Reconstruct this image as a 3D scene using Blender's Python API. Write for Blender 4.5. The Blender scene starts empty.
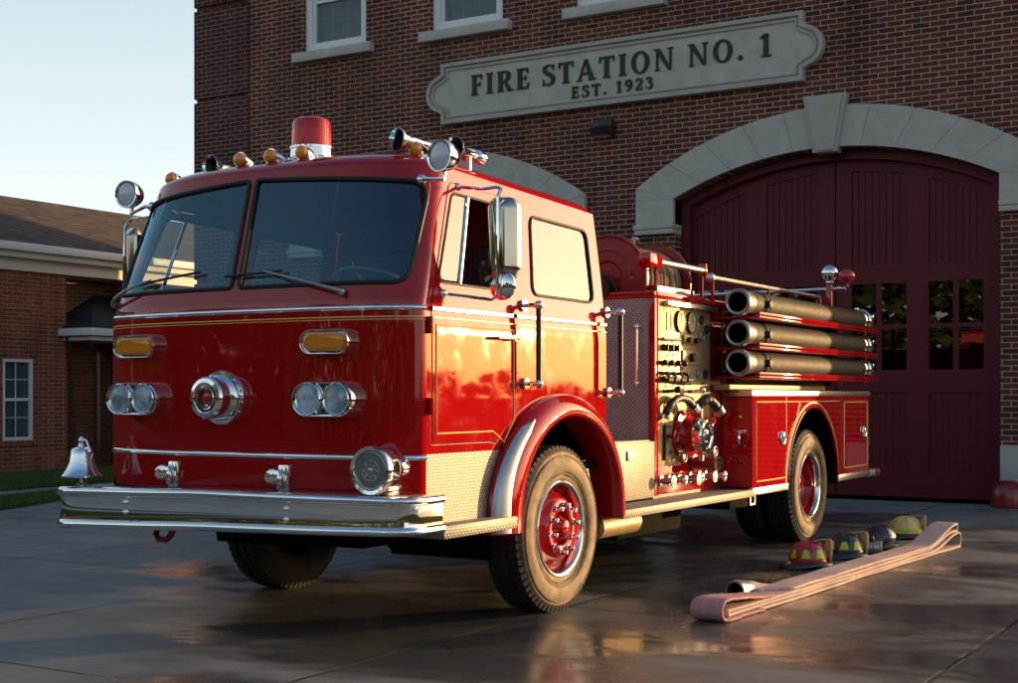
import bpy, bmesh, math, random
from mathutils import Vector, Matrix
from mathutils.geometry import delaunay_2d_cdt
random.seed(7)
PI = math.pi
scn = bpy.context.scene
COL = scn.collection
V = Vector

# ------------------------------------------------------------------ helpers
def world_origin(o):
    p = V((0, 0, 0))
    while o:
        p += o.location; o = o.parent
    return p

def tag(o, label=None, cat=None, group=None, kind=None):
    if label: o['label'] = label
    if cat: o['category'] = cat
    if group: o['group'] = group
    if kind: o['kind'] = kind
    return o

def empty(name, loc=(0, 0, 0), label=None, cat=None, group=None):
    o = bpy.data.objects.new(name, None); COL.objects.link(o)
    o.location = loc; o.empty_display_size = .2
    return tag(o, label, cat, group)

def frame_of(d):
    d = V(d).normalized()
    a = V((0, 0, 1)) if abs(d.z) < .9 else V((1, 0, 0))
    u = d.cross(a).normalized(); v = d.cross(u).normalized()
    return u, v, d

class MB:
    def __init__(s):
        s.v = []; s.f = []; s.n = None
    def add(s, vs, fs):
        b = len(s.v); s.v += [V(p) for p in vs]; s.f += [tuple(b + i for i in f) for f in fs]; return s
    def box(s, x0, x1, y0, y1, z0, z1, bev=0, seg=2):
        if bev <= 0:
            vs = [(x, y, z) for x in (x0, x1) for y in (y0, y1) for z in (z0, z1)]
            return s.add(vs, [(0, 1, 3, 2), (4, 6, 7, 5), (0, 4, 5, 1), (2, 3, 7, 6), (0, 2, 6, 4), (1, 5, 7, 3)])
        bm = bmesh.new(); bmesh.ops.create_cube(bm, size=1)
        for q in bm.verts:
            q.co = V(((x0 + x1) / 2 + q.co.x * (x1 - x0), (y0 + y1) / 2 + q.co.y * (y1 - y0), (z0 + z1) / 2 + q.co.z * (z1 - z0)))
        bmesh.ops.bevel(bm, geom=bm.edges[:], offset=bev, segments=seg, affect='EDGES', profile=.5)
        bm.verts.index_update()
        s.add([q.co.copy() for q in bm.verts], [[q.index for q in f.verts] for f in bm.faces]); bm.free(); return s
    def rings(s, rings, closed=True, cap0=True, cap1=True):
        n = len(rings[0]); vs = [p for r in rings for p in r]; fs = []
        for i in range(len(rings) - 1):
            for j in range(n if closed else n - 1):
                k = (j + 1) % n
                fs.append((i * n + j, i * n + k, (i + 1) * n + k, (i + 1) * n + j))
        if closed and cap0: fs.append(tuple(range(n))[::-1])
        if closed and cap1: fs.append(tuple((len(rings) - 1) * n + j for j in range(n)))
        return s.add(vs, fs)
    def lathe(s, prof, o, axis, seg=32, cap0=True, cap1=True, sx=1, sy=1):
        u, v, d = frame_of(axis); o = V(o)
        R = [[o + d * h + (u * math.cos(2 * PI * j / seg) * sx + v * math.sin(2 * PI * j / seg) * sy) * max(r, 1e-4) for j in range(seg)] for r, h in prof]
        return s.rings(R, True, cap0, cap1)
    def cyl(s, p0, p1, r0, r1=None, seg=20):
        p0 = V(p0); p1 = V(p1); L = (p1 - p0).length
        return s.lathe([(r0, 0), (r0 if r1 is None else r1, L)], p0, p1 - p0, seg)
    def sphere(s, c, r, seg=20, axis=(0, 0, 1), sq=1):
        return s.lathe([(r * math.sin(PI * i / 12), -r * sq * math.cos(PI * i / 12)) for i in range(13)], c, axis, seg)
    def torus(s, c, axis, R, r, seg=32, sec=10):
        u, v, d = frame_of(axis); c = V(c)
        return s.tube([c + (u * math.cos(2 * PI * j / seg) + v * math.sin(2 * PI * j / seg)) * R for j in range(seg)], r, sec, True)
    def tube(s, pts, r, seg=8, closed=False, flat=None):
        pts = [V(p) for p in pts]; n = len(pts); R = []
        if closed: T = [(pts[(i + 1) % n] - pts[i - 1]).normalized() for i in range(n)]
        else: T = [(pts[min(i + 1, n - 1)] - pts[max(i - 1, 0)]).normalized() for i in range(n)]
        u, v, _ = frame_of(T[0])
        for i in range(n):
            u = (u - T[i] * u.dot(T[i])).normalized(); v = T[i].cross(u)
            rr = r[i] if isinstance(r, (list, tuple)) else r
            R.append([pts[i] + (u * math.cos(2 * PI * j / seg) + v * math.sin(2 * PI * j / seg)) * rr for j in range(seg)])
        if closed:
            # untwist: the last ring joins the first at the nearest offset
            off = min(range(seg), key=lambda k: sum((R[-1][j] - R[0][(j + k) % seg]).length for j in range(seg)))
            R.append([R[0][(j + off) % seg] for j in range(seg)])
            return s.rings(R, True, False, False)
        return s.rings(R, True, True, True)
    def prism(s, poly, f, d):
        """poly: 2-D outline, f: map to 3-D, d: extrusion vector"""
        a = [V(f(*p)) for p in poly]; d = V(d)
        tri = cdt(poly, [])
        n = len(tri[0])
        pa = [V(f(*p)) for p in tri[0]]
        s.add(pa + [p + d for p in pa], [t[::-1] for t in tri[1]] + [tuple(i + n for i in t) for t in tri[1]])
        m = len(a)
        return s.add(a + [p + d for p in a], [(i, (i + 1) % m, m + (i + 1) % m, m + i) for i in range(m)])
    def ring_prism(s, outer, inner, f, d):
        m = len(outer); d = V(d)
        a = [V(f(*p)) for p in outer]; b = [V(f(*p)) for p in inner]
        vs = a + b + [p + d for p in a] + [p + d for p in b]; fs = []
        for i in range(m):
            k = (i + 1) % m
            fs += [(2 * m + i, 2 * m + k, 3 * m + k, 3 * m + i), (i, k, 2 * m + k, 2 * m + i), (m + k, m + i, 3 * m + i, 3 * m + k), (k, i, m + i, m + k)]
        return s.add(vs, fs)
    def build(s, name, mat, parent=None, ang=35, label=None, origin=None):
        me = bpy.data.meshes.new(name)
        o = bpy.data.objects.new(name, me); COL.objects.link(o)
        off = world_origin(parent) if parent else (V(origin) if origin else V((0, 0, 0)))
        me.from_pydata([p - off for p in s.v], [], s.f); me.update()
        if s.n is None:
            bm = bmesh.new(); bm.from_mesh(me); bmesh.ops.recalc_face_normals(bm, faces=bm.faces[:]); bm.to_mesh(me); bm.free()
            me.shade_smooth(); me.set_sharp_from_angle(angle=math.radians(ang))
        else:
            me.shade_smooth(); me.normals_split_custom_set_from_vertices([tuple(n) for n in s.n])
        for m in (mat if isinstance(mat, list) else [mat]): me.materials.append(m)
        if parent: o.parent = parent
        elif origin: o.location = origin
        if label: o['label'] = label
        return o

def inpoly(p, poly):
    x, y = p; c = False; j = len(poly) - 1
    for i in range(len(poly)):
        xi, yi = poly[i][0], poly[i][1]; xj, yj = poly[j][0], poly[j][1]
        if (yi > y) != (yj > y) and x < (xj - xi) * (y - yi) / (yj - yi) + xi: c = not c
        j = i
    return c

def cdt(outer, holes, step=0):
    pts = []; edges = []
    for L in [outer] + holes:
        b = len(pts); n = len(L); pts += [V((p[0], p[1])) for p in L]; edges += [(b + i, b + (i + 1) % n) for i in range(n)]
    if step:
        xs = [p[0] for p in outer]; ys = [p[1] for p in outer]
        nx = max(1, int((max(xs) - min(xs)) / step)); ny = max(1, int((max(ys) - min(ys)) / step))
        for i in range(1, nx):
            for j in range(1, ny):
                p = (min(xs) + (max(xs) - min(xs)) * i / nx, min(ys) + (max(ys) - min(ys)) * j / ny)
                if inpoly(p, outer) and not any(inpoly(p, h) for h in holes): pts.append(V(p))
    r = delaunay_2d_cdt(pts, edges, [], 0, 1e-6)
    ov = r[0]; F = []
    for f in r[2]:
        c = ((ov[f[0]].x + ov[f[1]].x + ov[f[2]].x) / 3, (ov[f[0]].y + ov[f[1]].y + ov[f[2]].y) / 3)
        if inpoly(c, outer) and not any(inpoly(c, h) for h in holes): F.append(tuple(f))
    return [tuple(p) for p in ov], F

def nrm(f, a, b, out):
    e = 2e-3
    n = (f(a + e, b) - f(a - e, b)).cross(f(a, b + e) - f(a, b - e)).normalized()
    return n if n.dot(out) >= 0 else -n

def panel(f, outer, holes=[], step=.06, off=0., out=(0, 0, 1), outf=None):
    """a sheet over a 2-D domain bent onto the surface f, with exact normals"""
    m = MB(); P, F = cdt(outer, holes, step); m.n = []
    for a, b in P:
        o = V(outf(a, b)) if outf else V(out)
        n = nrm(f, a, b, o); m.n.append(n); m.v.append(f(a, b) + n * off)
    for t in F:
        fn = (m.v[t[1]] - m.v[t[0]]).cross(m.v[t[2]] - m.v[t[0]])
        m.f.append(t if fn.dot(m.n[t[0]]) > 0 else t[::-1])
    return m

def dens(poly, step=.04, closed=True):
    r = []; n = len(poly)
    for i in range(n if closed else n - 1):
        a = poly[i]; b = poly[(i + 1) % n]; k = max(1, int(math.dist(a, b) / step))
        r += [(a[0] + (b[0] - a[0]) * j / k, a[1] + (b[1] - a[1]) * j / k) for j in range(k)]
    if not closed: r.append(poly[-1])
    return r

def rnd(poly, r, seg=5):
    """round the corners of a polygon; r a number or one per corner"""
    o = []; n = len(poly)
    for i in range(n):
        p = V(poly[i]); a = V(poly[i - 1]); b = V(poly[(i + 1) % n]); rr = r[i] if isinstance(r, (list, tuple)) else r
        da = (a - p); db = (b - p); q = min(rr, da.length * .49, db.length * .49)
        if q < 1e-4: o.append(tuple(p)); continue
        A = p + da.normalized() * q; B = p + db.normalized() * q
        for j in range(seg + 1):
            t = j / seg; o.append(tuple(A * (1 - t) ** 2 + p * 2 * t * (1 - t) + B * t * t))
    return o

def inset(poly, d):
    """move every edge inwards by d (mitred)"""
    n = len(poly); ar = sum(poly[i][0] * poly[(i + 1) % n][1] - poly[(i + 1) % n][0] * poly[i][1] for i in range(n)); s = 1 if ar > 0 else -1
    o = []
    for i in range(n):
        p = V(poly[i]); e0 = (p - V(poly[i - 1])).normalized(); e1 = (V(poly[(i + 1) % n]) - p).normalized()
        n0 = V((-e0.y, e0.x)) * s; n1 = V((-e1.y, e1.x)) * s; b = n0 + n1
        o.append(tuple(p + b * (d / max(.35, b.dot(n0)))))
    return o

def arc(cx, cy, rx, ry, a0, a1, n):
    return [(cx + rx * math.cos(math.radians(a0 + (a1 - a0) * i / n)), cy + ry * math.sin(math.radians(a0 + (a1 - a0) * i / n))) for i in range(n + 1)]
def rect(x0, x1, y0, y1): return [(x0, y0), (x1, y0), (x1, y1), (x0, y1)]
def stadium(cx, cy, hw, hh, n=10):
    return arc(cx + hw - hh, cy, hh, hh, -90, 90, n) + arc(cx - hw + hh, cy, hh, hh, 90, 270, n)
def lerp(a, b, t): return a + (b - a) * t
def smooth(t):
    t = min(1, max(0, t)); return t * t * (3 - 2 * t)

# ------------------------------------------------------------------ materials
class NT:
    def __init__(s, name):
        s.m = bpy.data.materials.new(name); s.m.use_nodes = True
        s.t = s.m.node_tree; s.t.nodes.clear(); s.N = s.t.nodes; s.L = s.t.links
        s.out = s.N.new('ShaderNodeOutputMaterial')
    def n(s, ty, **kw):
        d = s.N.new('ShaderNode' + ty)
        for k, v in kw.items():
            if k.startswith('i_'):
                k = k[2:]; k = int(k) if k.isdigit() else k.replace('_', ' ')
                s.set(d, k, v)
            else: setattr(d, k, v)
        return d
    def set(s, d, k, v):
        if isinstance(v, bpy.types.NodeSocket): s.L.new(v, d.inputs[k])
        elif isinstance(v, bpy.types.Node): s.L.new(v.outputs[0], d.inputs[k])
        else:
            if isinstance(v, tuple) and len(v) == 3 and d.inputs[k].type == 'RGBA': v = v + (1,)
            d.inputs[k].default_value = v
    def math(s, op, a, b=0., c=None, clamp=False):
        d = s.n('Math', operation=op, use_clamp=clamp); s.set(d, 0, a); s.set(d, 1, b)
        if c is not None: s.set(d, 2, c)
        return d.outputs[0]
    def mix(s, f, a, b, bt='MIX'):
        d = s.n('Mix', data_type='RGBA', blend_type=bt); s.set(d, 0, f); s.set(d, 6, a); s.set(d, 7, b); return d.outputs[2]
    def ramp(s, f, stops):
        d = s.n('ValToRGB'); s.set(d, 0, f); e = d.color_ramp.elements
        while len(e) < len(stops): e.new(.5)
        for q, (p, c) in zip(e, stops):
            q.position = p; q.color = (c, c, c, 1) if isinstance(c, (int, float)) else tuple(c) + (1,)
        return d.outputs[0]
    def noise(s, scale, detail=4, rough=.55, vec=None, dist=0):
        d = s.n('TexNoise', i_Scale=scale, i_Detail=detail, i_Roughness=rough, i_Distortion=dist)
        s.L.new(vec if vec is not None else s.coord(), d.inputs['Vector']); return d.outputs[0]
    def coord(s):
        if not hasattr(s, '_c'): s._c = s.n('TexCoord').outputs['Object']
        return s._c
    def flatuv(s):
        """(u, v) laid along whichever plane the face stands in"""
        x = s.n('SeparateXYZ', i_0=s.coord()); g = s.n('SeparateXYZ', i_0=s.n('NewGeometry').outputs['True Normal'])
        ax = s.math('GREATER_THAN', s.math('ABSOLUTE', g.outputs[0]), .6); az = s.math('GREATER_THAN', s.math('ABSOLUTE', g.outputs[2]), .7)
        u = s.math('ADD', s.math('MULTIPLY', x.outputs[1], ax), s.math('MULTIPLY', x.outputs[0], s.math('SUBTRACT', 1., ax)))
        v = s.math('ADD', s.math('MULTIPLY', x.outputs[1], az), s.math('MULTIPLY', x.outputs[2], s.math('SUBTRACT', 1., az)))
        return u, v
    def bump(s, h, st=.3, d=.01, nrm=None):
        b = s.n('Bump', i_Strength=st, i_Distance=d, i_Height=h)
        if nrm is not None: s.L.new(nrm, b.inputs['Normal'])
        return b.outputs[0]
    def bsdf(s, **kw):
        b = s.n('BsdfPrincipled')
        for k, v in kw.items():
            s.set(b, k.replace('_', ' '), v)
        s.L.new(b.outputs[0], s.out.inputs[0]); return s.m

def simple(name, col, rough=.5, metal=0., var=.12, coat=0., bump=0., scale=9., spec=.5, dirt=None):
    t = NT(name); n = t.noise(scale, 5)
    c = t.mix(n, tuple(q * (1 - var) for q in col), tuple(min(1, q * (1 + var)) for q in col))
    r = t.math('ADD', rough, t.math('MULTIPLY', t.math('SUBTRACT', t.noise(scale * 2.3, 4), .5), rough * .5))
    kw = dict(Base_Color=c, Roughness=r, Metallic=metal, Coat_Weight=coat, Coat_Roughness=.04, Specular_IOR_Level=spec)
    if bump: kw['Normal'] = t.bump(t.noise(scale * 6, 4), bump, .004)
    return t.bsdf(**kw)

def paint_mat(name, col):
    t = NT(name)
    g = t.noise(3., 4); g2 = t.noise(60., 3)
    c = t.mix(g, tuple(q * .88 for q in col), tuple(q * 1.12 for q in col))
    r = t.math('ADD', .2, t.math('MULTIPLY', g, .1))
    wav = t.bump(t.noise(4., 1), .012, .02)
    cr = t.math('ADD', .025, t.math('MULTIPLY', t.ramp(t.noise(7., 6), [(.45, 0.), (.75, 1.)]), .07))
    return t.bsdf(Base_Color=c, Roughness=r, Coat_Weight=1., Coat_Roughness=cr, Coat_IOR=1.56, Normal=wav, Coat_Normal=wav, Specular_IOR_Level=0.)

def brick_mat(name, c1, c2, mortar, off=0.):
    t = NT(name); u, v = t.flatuv()
    vec = t.n('CombineXYZ', i_0=u, i_1=t.math('ADD', v, off)).outputs[0]
    b = t.n('TexBrick', offset=.5, i_Scale=1., i_Mortar_Size=.0062, i_Mortar_Smooth=.15, i_Bias=0., i_Brick_Width=.216, i_Row_Height=.0705)
    t.L.new(vec, b.inputs['Vector']); t.set(b, 'Color1', c1); t.set(b, 'Color2', c2); t.set(b, 'Mortar', mortar)
    big = t.ramp(t.noise(.5, 6, .6), [(.3, .66), (.7, 1.2)])
    fine = t.ramp(t.noise(40., 4, .7), [(.2, .7), (.8, 1.25)])
    streak = t.n('Mapping', i_Scale=(2.2, 2.2, .18)); t.L.new(t.coord(), streak.inputs[0])
    st = t.ramp(t.noise(1., 5, .6, streak.outputs[0]), [(.3, .66), (.6, 1.)])
    c = t.mix(1., t.mix(1., t.mix(1., b.outputs[0], big, 'MULTIPLY'), fine, 'MULTIPLY'), st, 'MULTIPLY')
    h = t.math('ADD', t.math('SUBTRACT', 1., b.outputs[1]), t.math('MULTIPLY', t.noise(50., 4), .35))
    return t.bsdf(Base_Color=c, Roughness=.9, Specular_IOR_Level=.2, Normal=t.bump(h, .8, .008))

def plate_mat(name, col, rough=.32):
    t = NT(name); u, v = t.flatuv(); K = 2 * PI / .066
    a = t.math('MULTIPLY', t.math('ADD', u, v), K); b = t.math('MULTIPLY', t.math('SUBTRACT', u, v), K)
    p = t.math('MULTIPLY', t.math('SINE', a), t.math('SINE', b))
    h1 = t.ramp(t.math('ABSOLUTE', p), [(.35, 0.), (.75, 1.)])
    g = t.noise(6., 5)
    c = t.mix(h1, tuple(q * .5 for q in col), col); c = t.mix(1., c, t.ramp(g, [(.25, .75), (.7, 1.)]), 'MULTIPLY')
    return t.bsdf(Base_Color=c, Metallic=.35, Roughness=t.math('ADD', rough + .1, t.math('MULTIPLY', g, .15)), Specular_IOR_Level=.25, Normal=t.bump(h1, .9, .006))

def glass_mat(name, tint=(.55, .62, .65), ior=1.6, rough=0., gl=(1, 1, 1)):
    t = NT(name)
    g_ = t.n('NewGeometry'); dp = t.n('VectorMath', operation='DOT_PRODUCT'); t.L.new(g_.outputs['Normal'], dp.inputs[0]); t.L.new(g_.outputs['Incoming'], dp.inputs[1])
    f0 = ((ior - 1) / (ior + 1)) ** 2          # the same from both sides of the pane
    fr = t.n('Math', operation='MULTIPLY_ADD', use_clamp=True, i_0=t.math('POWER', t.math('SUBTRACT', 1., t.math('ABSOLUTE', dp.outputs['Value']), clamp=True), 5.), i_1=1 - f0, i_2=f0); a = t.n('BsdfTransparent', i_Color=tint); g = t.n('BsdfGlossy', i_Roughness=rough, i_Color=gl)
    m = t.n('MixShader'); t.L.new(fr.outputs[0], m.inputs[0]); t.L.new(a.outputs[0], m.inputs[1]); t.L.new(g.outputs[0], m.inputs[2])
    t.L.new(m.outputs[0], t.out.inputs[0]); return t.m

def lens_mat(name, col, ribs=60., coat=1., tr=.2):
    t = NT(name); x = t.n('SeparateXYZ', i_0=t.coord())
    h = t.math('SINE', t.math('MULTIPLY', t.math('ADD', x.outputs[0], x.outputs[1]), ribs * 2 * PI))
    return t.bsdf(Base_Color=col, Roughness=.12, Coat_Weight=coat, Coat_Roughness=.03, Transmission_Weight=tr, Specular_IOR_Level=.3, Normal=t.bump(h, .25, .003))

M = {}
M['red'] = paint_mat('fire_red_paint', (.36, .003, .006))
M['dred'] = simple('dark_red_paint', (.2, .006, .010), .35, coat=.4)
M['chrome'] = simple('chrome', (.86, .86, .87), .045, 1., .03)
M['mirror'] = simple('mirror_housing', (.50, .45, .37), .12, 1., .12)
M['alu'] = simple('brushed_aluminium', (.72, .70, .66), .3, 1., .1, scale=14)
M['steel'] = simple('worn_steel', (.42, .42, .42), .35, .9, .25)
M['plate'] = plate_mat('tread_plate', (.46, .42, .36))
M['plate2'] = plate_mat('dull_tread_plate', (.66, .62, .57), .42)
M['brass'] = simple('brass_sunlit_steel', (.40, .28, .14), .46, .35, .3, spec=.2)  # golden sun is put into the steel panel's colour; brass fittings share it
M['gold'] = simple('gold_leaf', (.78, .48, .13), .4, .15, .1)
M['black'] = simple('black_paint', (.012, .012, .012), .5)
M['under'] = simple('chassis_black', (.010, .009, .008), .9, var=.4, spec=.05)
M['void'] = simple('dark_void', (.004, .004, .004), 1., spec=0.)
M['gasket'] = simple('black_gasket', (.01, .01, .01), .55)
M['seat'] = simple('brown_vinyl', (.075, .045, .03), .5)
M['cabtrim'] = simple('cab_interior_paint', (.34, .05, .04), .6)
M['glass'] = glass_mat('window_glass')
M['screen'] = glass_mat('windshield_glass', (.88, .93, .95), 1.95, gl=(.34, .76, 1.))
M['sideglass'] = glass_mat('side_glass', (.55, .55, .52), 1.95)
def reflector_mat():
    t = NT('headlight_reflector'); x = t.n('SeparateXYZ', i_0=t.coord())
    v = t.math('SINE', t.math('MULTIPLY', x.outputs[0], 420.)); w_ = t.noise(16., 2)
    c = t.mix(t.ramp(w_, [(.38, 0.), (.62, 1.)]), (.30, .36, .42), (.80, .86, .92))
    return t.bsdf(Base_Color=c, Roughness=.22, Metallic=.25, Normal=t.bump(v, .5, .004))
M['reflector'] = reflector_mat()
M['lens'] = lens_mat('clear_lens', (.75, .8, .85), 90.)
M['amber'] = lens_mat('amber_lens', (.95, .30, .008), 70.)
M['redlens'] = lens_mat('red_lens', (.6, .008, .02), 45.)
M['rubber_hose'] = simple('black_rubber_hose', (.036, .027, .017), .65, spec=.25, bump=.3, var=.3)
def hose_mat(name, a, b):
    t = NT(name); st = t.ramp(t.noise(5., 6, .7), [(.35, 0.), (.75, 1.)]); c = t.mix(st, a, b)
    mp = t.n('Mapping', i_Scale=(1., 40., 1.)); t.L.new(t.coord(), mp.inputs[0])
    cr = t.ramp(t.noise(2., 3, .6, mp.outputs[0]), [(.62, 1.), (.72, .72)]); c = t.mix(1., c, cr, 'MULTIPLY')
    x = t.n('SeparateXYZ', i_0=t.coord()); wv = t.math('MULTIPLY', t.math('SINE', t.math('MULTIPLY', x.outputs[0], 900.)), t.math('SINE', t.math('MULTIPLY', x.outputs[1], 700.)))
    c = t.mix(1., c, t.ramp(t.noise(1.6, 4), [(.3, .8), (.7, 1.05)]), 'MULTIPLY')
    return t.bsdf(Base_Color=c, Roughness=.88, Specular_IOR_Level=.15, Normal=t.bump(t.math('ADD', wv, t.noise(30., 4)), .35, .002))
M['canvas'] = hose_mat('fire_hose_jacket', (.66, .51, .45), (.42, .30, .26))
M['winding'] = simple('reel_hose', (.27, .185, .115), .85, var=.3, spec=.1)
M['stone'] = simple('limestone', (.47, .445, .40), .85, var=.27, bump=.35, scale=5., spec=.25)
M['stone_dark'] = simple('limestone_darker', (.42, .395, .35), .85, var=.16, bump=.35, scale=5., spec=.25)  # slightly darker stone for the keystone and sign border
M['letter'] = simple('black_letters', (.012, .012, .014), .6)
M['white'] = simple('white_window_paint', (.72, .73, .73), .5, var=.06)
M['cream'] = simple('cream_trim_paint', (.74, .72, .66), .6, var=.08)
M['barpaint'] = simple('glazing_bar_paint', (.26, .31, .33), .6, var=.05)
M['blind'] = simple('window_blind', (.17, .23, .26), .7, var=.06, spec=.2)
M['room'] = simple('dark_room', (.03, .03, .03), .9)
M['slate'] = simple('dark_metal_lamp', (.02, .02, .022), .5)
M['limestrip'] = simple('lime_reflective_tape', (.45, .62, .03), .4)
M['leather'] = simple('cream_leather', (.66, .52, .30), .6)
M['hred'] = simple('red_helmet_shell', (.36, .012, .014), .35, coat=.5)
M['hblack'] = simple('black_helmet_shell', (.018, .02, .024), .4, coat=.4)
M['hyellow'] = simple('yellow_helmet_shell', (.62, .52, .18), .45, coat=.3)
M['bluewheel'] = simple('steering_wheel_plastic', (.03, .07, .10), .35)
M['station_brick'] = brick_mat('station_brick', (.185, .048, .032), (.09, .028, .022), (.50, .41, .33))
M['pilaster_brick'] = brick_mat('pilaster_brick', (.135, .032, .024), (.075, .022, .018), (.30, .25, .22), .02)
M['annex_brick'] = brick_mat('annex_brick', (.38, .11, .055), (.21, .06, .035), (.42, .33, .25))
M['doorpaint'] = simple('maroon_door_paint', (.115, .013, .019), .5, var=.2, spec=.22)
M['pane'] = glass_mat('door_pane', (.05, .05, .05), 1.9)
M['winpane'] = glass_mat('upper_window_pane', (.8, .85, .88), 1.4)

def tyre_mat():
    t = NT('dusty_sunlit_tyre_rubber'); n = t.noise(12., 6)
    c = t.mix(t.ramp(n, [(.3, 0.), (.7, 1.)]), (.085, .064, .040), (.30, .20, .105))  # dusty brown with the sidewall's sunlit gold put into the colour
    return t.bsdf(Base_Color=c, Roughness=.72, Normal=t.bump(t.noise(70., 4), .3, .003))
M['tyre'] = tyre_mat()
def shingle_mat(name, a, b):
    t = NT(name); x = t.n('SeparateXYZ', i_0=t.coord())
    vec = t.n('CombineXYZ', i_0=x.outputs[1], i_1=t.math('MULTIPLY', x.outputs[2], 1.)).outputs[0]
    br = t.n('TexBrick', offset=.5, i_Scale=1., i_Mortar_Size=.006, i_Brick_Width=.28, i_Row_Height=.075); t.L.new(vec, br.inputs['Vector'])
    t.set(br, 'Color1', a); t.set(br, 'Color2', b); t.set(br, 'Mortar', tuple(q * .45 for q in a))
    c = t.mix(1., br.outputs[0], t.ramp(t.noise(3., 6, .7), [(.2, .6), (.8, 1.3)]), 'MULTIPLY')
    return t.bsdf(Base_Color=c, Roughness=.95, Specular_IOR_Level=.15, Normal=t.bump(t.noise(60., 3), .5, .006))
M['shingle'] = shingle_mat('slate_shingle', (.045, .048, .052), (.028, .031, .036))
M['shingle2'] = shingle_mat('brown_shingle', (.13, .10, .085), (.085, .068, .06))
M['tread'] = simple('black_tread_rubber', (.022, .020, .018), .8, var=.3, bump=.4)
M['headglass'] = glass_mat('headlight_glass', (.95, .98, 1.), 1.6)

def concrete_mat():
    t = NT('wet_concrete'); x = t.n('SeparateXYZ', i_0=t.coord()); X, Y = x.outputs[0], x.outputs[1]
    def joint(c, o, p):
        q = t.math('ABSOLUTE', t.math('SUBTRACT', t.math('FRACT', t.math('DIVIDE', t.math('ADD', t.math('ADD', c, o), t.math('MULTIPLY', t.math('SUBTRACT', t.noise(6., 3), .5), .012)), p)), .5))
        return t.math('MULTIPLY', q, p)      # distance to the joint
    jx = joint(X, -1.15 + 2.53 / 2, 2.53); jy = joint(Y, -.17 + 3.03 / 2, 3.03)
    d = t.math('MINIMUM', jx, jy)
    j = t.ramp(t.math('DIVIDE', d, .05), [(.16, 1.), (.34, 0.)])
    cell = t.n('CombineXYZ', i_0=t.math('FLOOR', t.math('DIVIDE', t.math('ADD', X, -1.15), 2.53)), i_1=t.math('FLOOR', t.math('DIVIDE', t.math('ADD', Y, -.17), 3.03)))
    wn = t.n('TexWhiteNoise', noise_dimensions='2D'); t.L.new(cell.outputs[0], wn.inputs[0])
    # water: near the truck and in broad streaks along x
    mp = t.n('Mapping', i_Scale=(.34, .62, 1.)); t.L.new(t.coord(), mp.inputs[0])
    w0 = t.noise(1., 5, .6, mp.outputs[0], .6)
    dx = t.math('DIVIDE', t.math('ADD', X, -1.5), 3.5); dy = t.math('DIVIDE', t.math('ADD', Y, -1.6), 5.6)
    near = t.math('SUBTRACT', 1., t.math('ADD', t.math('MULTIPLY', dx, dx), t.math('MULTIPLY', dy, dy)))
    near = t.math('MAXIMUM', near, -1.1)
    w = t.math('ADD', t.math('ADD', w0, t.math('MULTIPLY', near, .125)), t.math('MULTIPLY', t.math('SUBTRACT', wn.outputs[0], .5), .09))
    wet = t.ramp(w, [(.46, 0.), (.57, 1.)])
    pud = t.ramp(t.math('ADD', w, t.math('MULTIPLY', t.noise(1.7, 4), .22)), [(.68, 0.), (.735, 1.)])
    dry = t.mix(t.ramp(t.noise(2.2, 7, .65), [(.3, 0.), (.7, 1.)]), (.165, .155, .14), (.255, .24, .22))
    dry = t.mix(1., dry, t.ramp(wn.outputs[0], [(0., .82), (1., 1.08)]), 'MULTIPLY')
    wetc = t.mix(t.noise(3.5, 6), (.056, .053, .049), (.12, .112, .102))
    c = t.mix(wet, dry, wetc)
    vo = t.n('TexVoronoi', feature='DISTANCE_TO_EDGE', i_Scale=.33)
    wv = t.n('Mapping'); t.L.new(t.coord(), wv.inputs[0]); dv = t.n('VectorMath', operation='ADD'); t.L.new(t.coord(), dv.inputs[0]); nz = t.n('TexNoise', i_Scale=2.6, i_Detail=5.); t.L.new(t.coord(), nz.inputs[0])
    sc = t.n('VectorMath', operation='SCALE'); t.L.new(nz.outputs[1], sc.inputs[0]); sc.inputs['Scale'].default_value = .45; t.L.new(sc.outputs[0], dv.inputs[1]); t.L.new(dv.outputs[0], vo.inputs['Vector'])
    crk = t.math('MULTIPLY', t.ramp(vo.outputs[0], [(.0015, 1.), (.0045, 0.)]), t.ramp(t.noise(.45, 2), [(.52, 0.), (.6, .8)]))
    c = t.mix(crk, c, (.022, .02, .018))
    oil = t.ramp(t.noise(2.4, 3, .5), [(.70, 0.), (.78, .75)]); c = t.mix(oil, c, (.028, .025, .022))
    spk = t.ramp(t.noise(120., 3, .7), [(.3, .82), (.7, 1.12)]); c = t.mix(1., c, spk, 'MULTIPLY')
    stain = t.ramp(t.noise(.9, 6, .7), [(.56, 1.), (.72, .62)]); c = t.mix(1., c, stain, 'MULTIPLY')
    c = t.mix(t.math('MULTIPLY', j, .9), c, (.016, .014, .012)); c = t.mix(t.math('MULTIPLY', t.math('MULTIPLY', wet, t.ramp(t.noise(1.3, 4), [(.4, 0.), (.55, .8)])), t.ramp(t.math('DIVIDE', d, .05), [(.08, 1.), (.2, 0.)])), c, (.26, .19, .12))  # joint cores painted tan in the wet zone as sun-caught edges
    r = t.math('ADD', t.math('ADD', .62, t.math('MULTIPLY', wet, -.34)), t.math('MULTIPLY', pud, -.16))
    r = t.math('ADD', r, t.math('MULTIPLY', t.math('SUBTRACT', t.noise(8., 5), .5), .16), clamp=True)
    h = t.math('ADD', t.math('MULTIPLY', t.noise(90., 4), t.math('SUBTRACT', 1., t.math('MULTIPLY', pud, .85))), t.math('MULTIPLY', j, -4.))
    h = t.math('ADD', h, t.math('MULTIPLY', t.noise(4., 3), .6))
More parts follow.
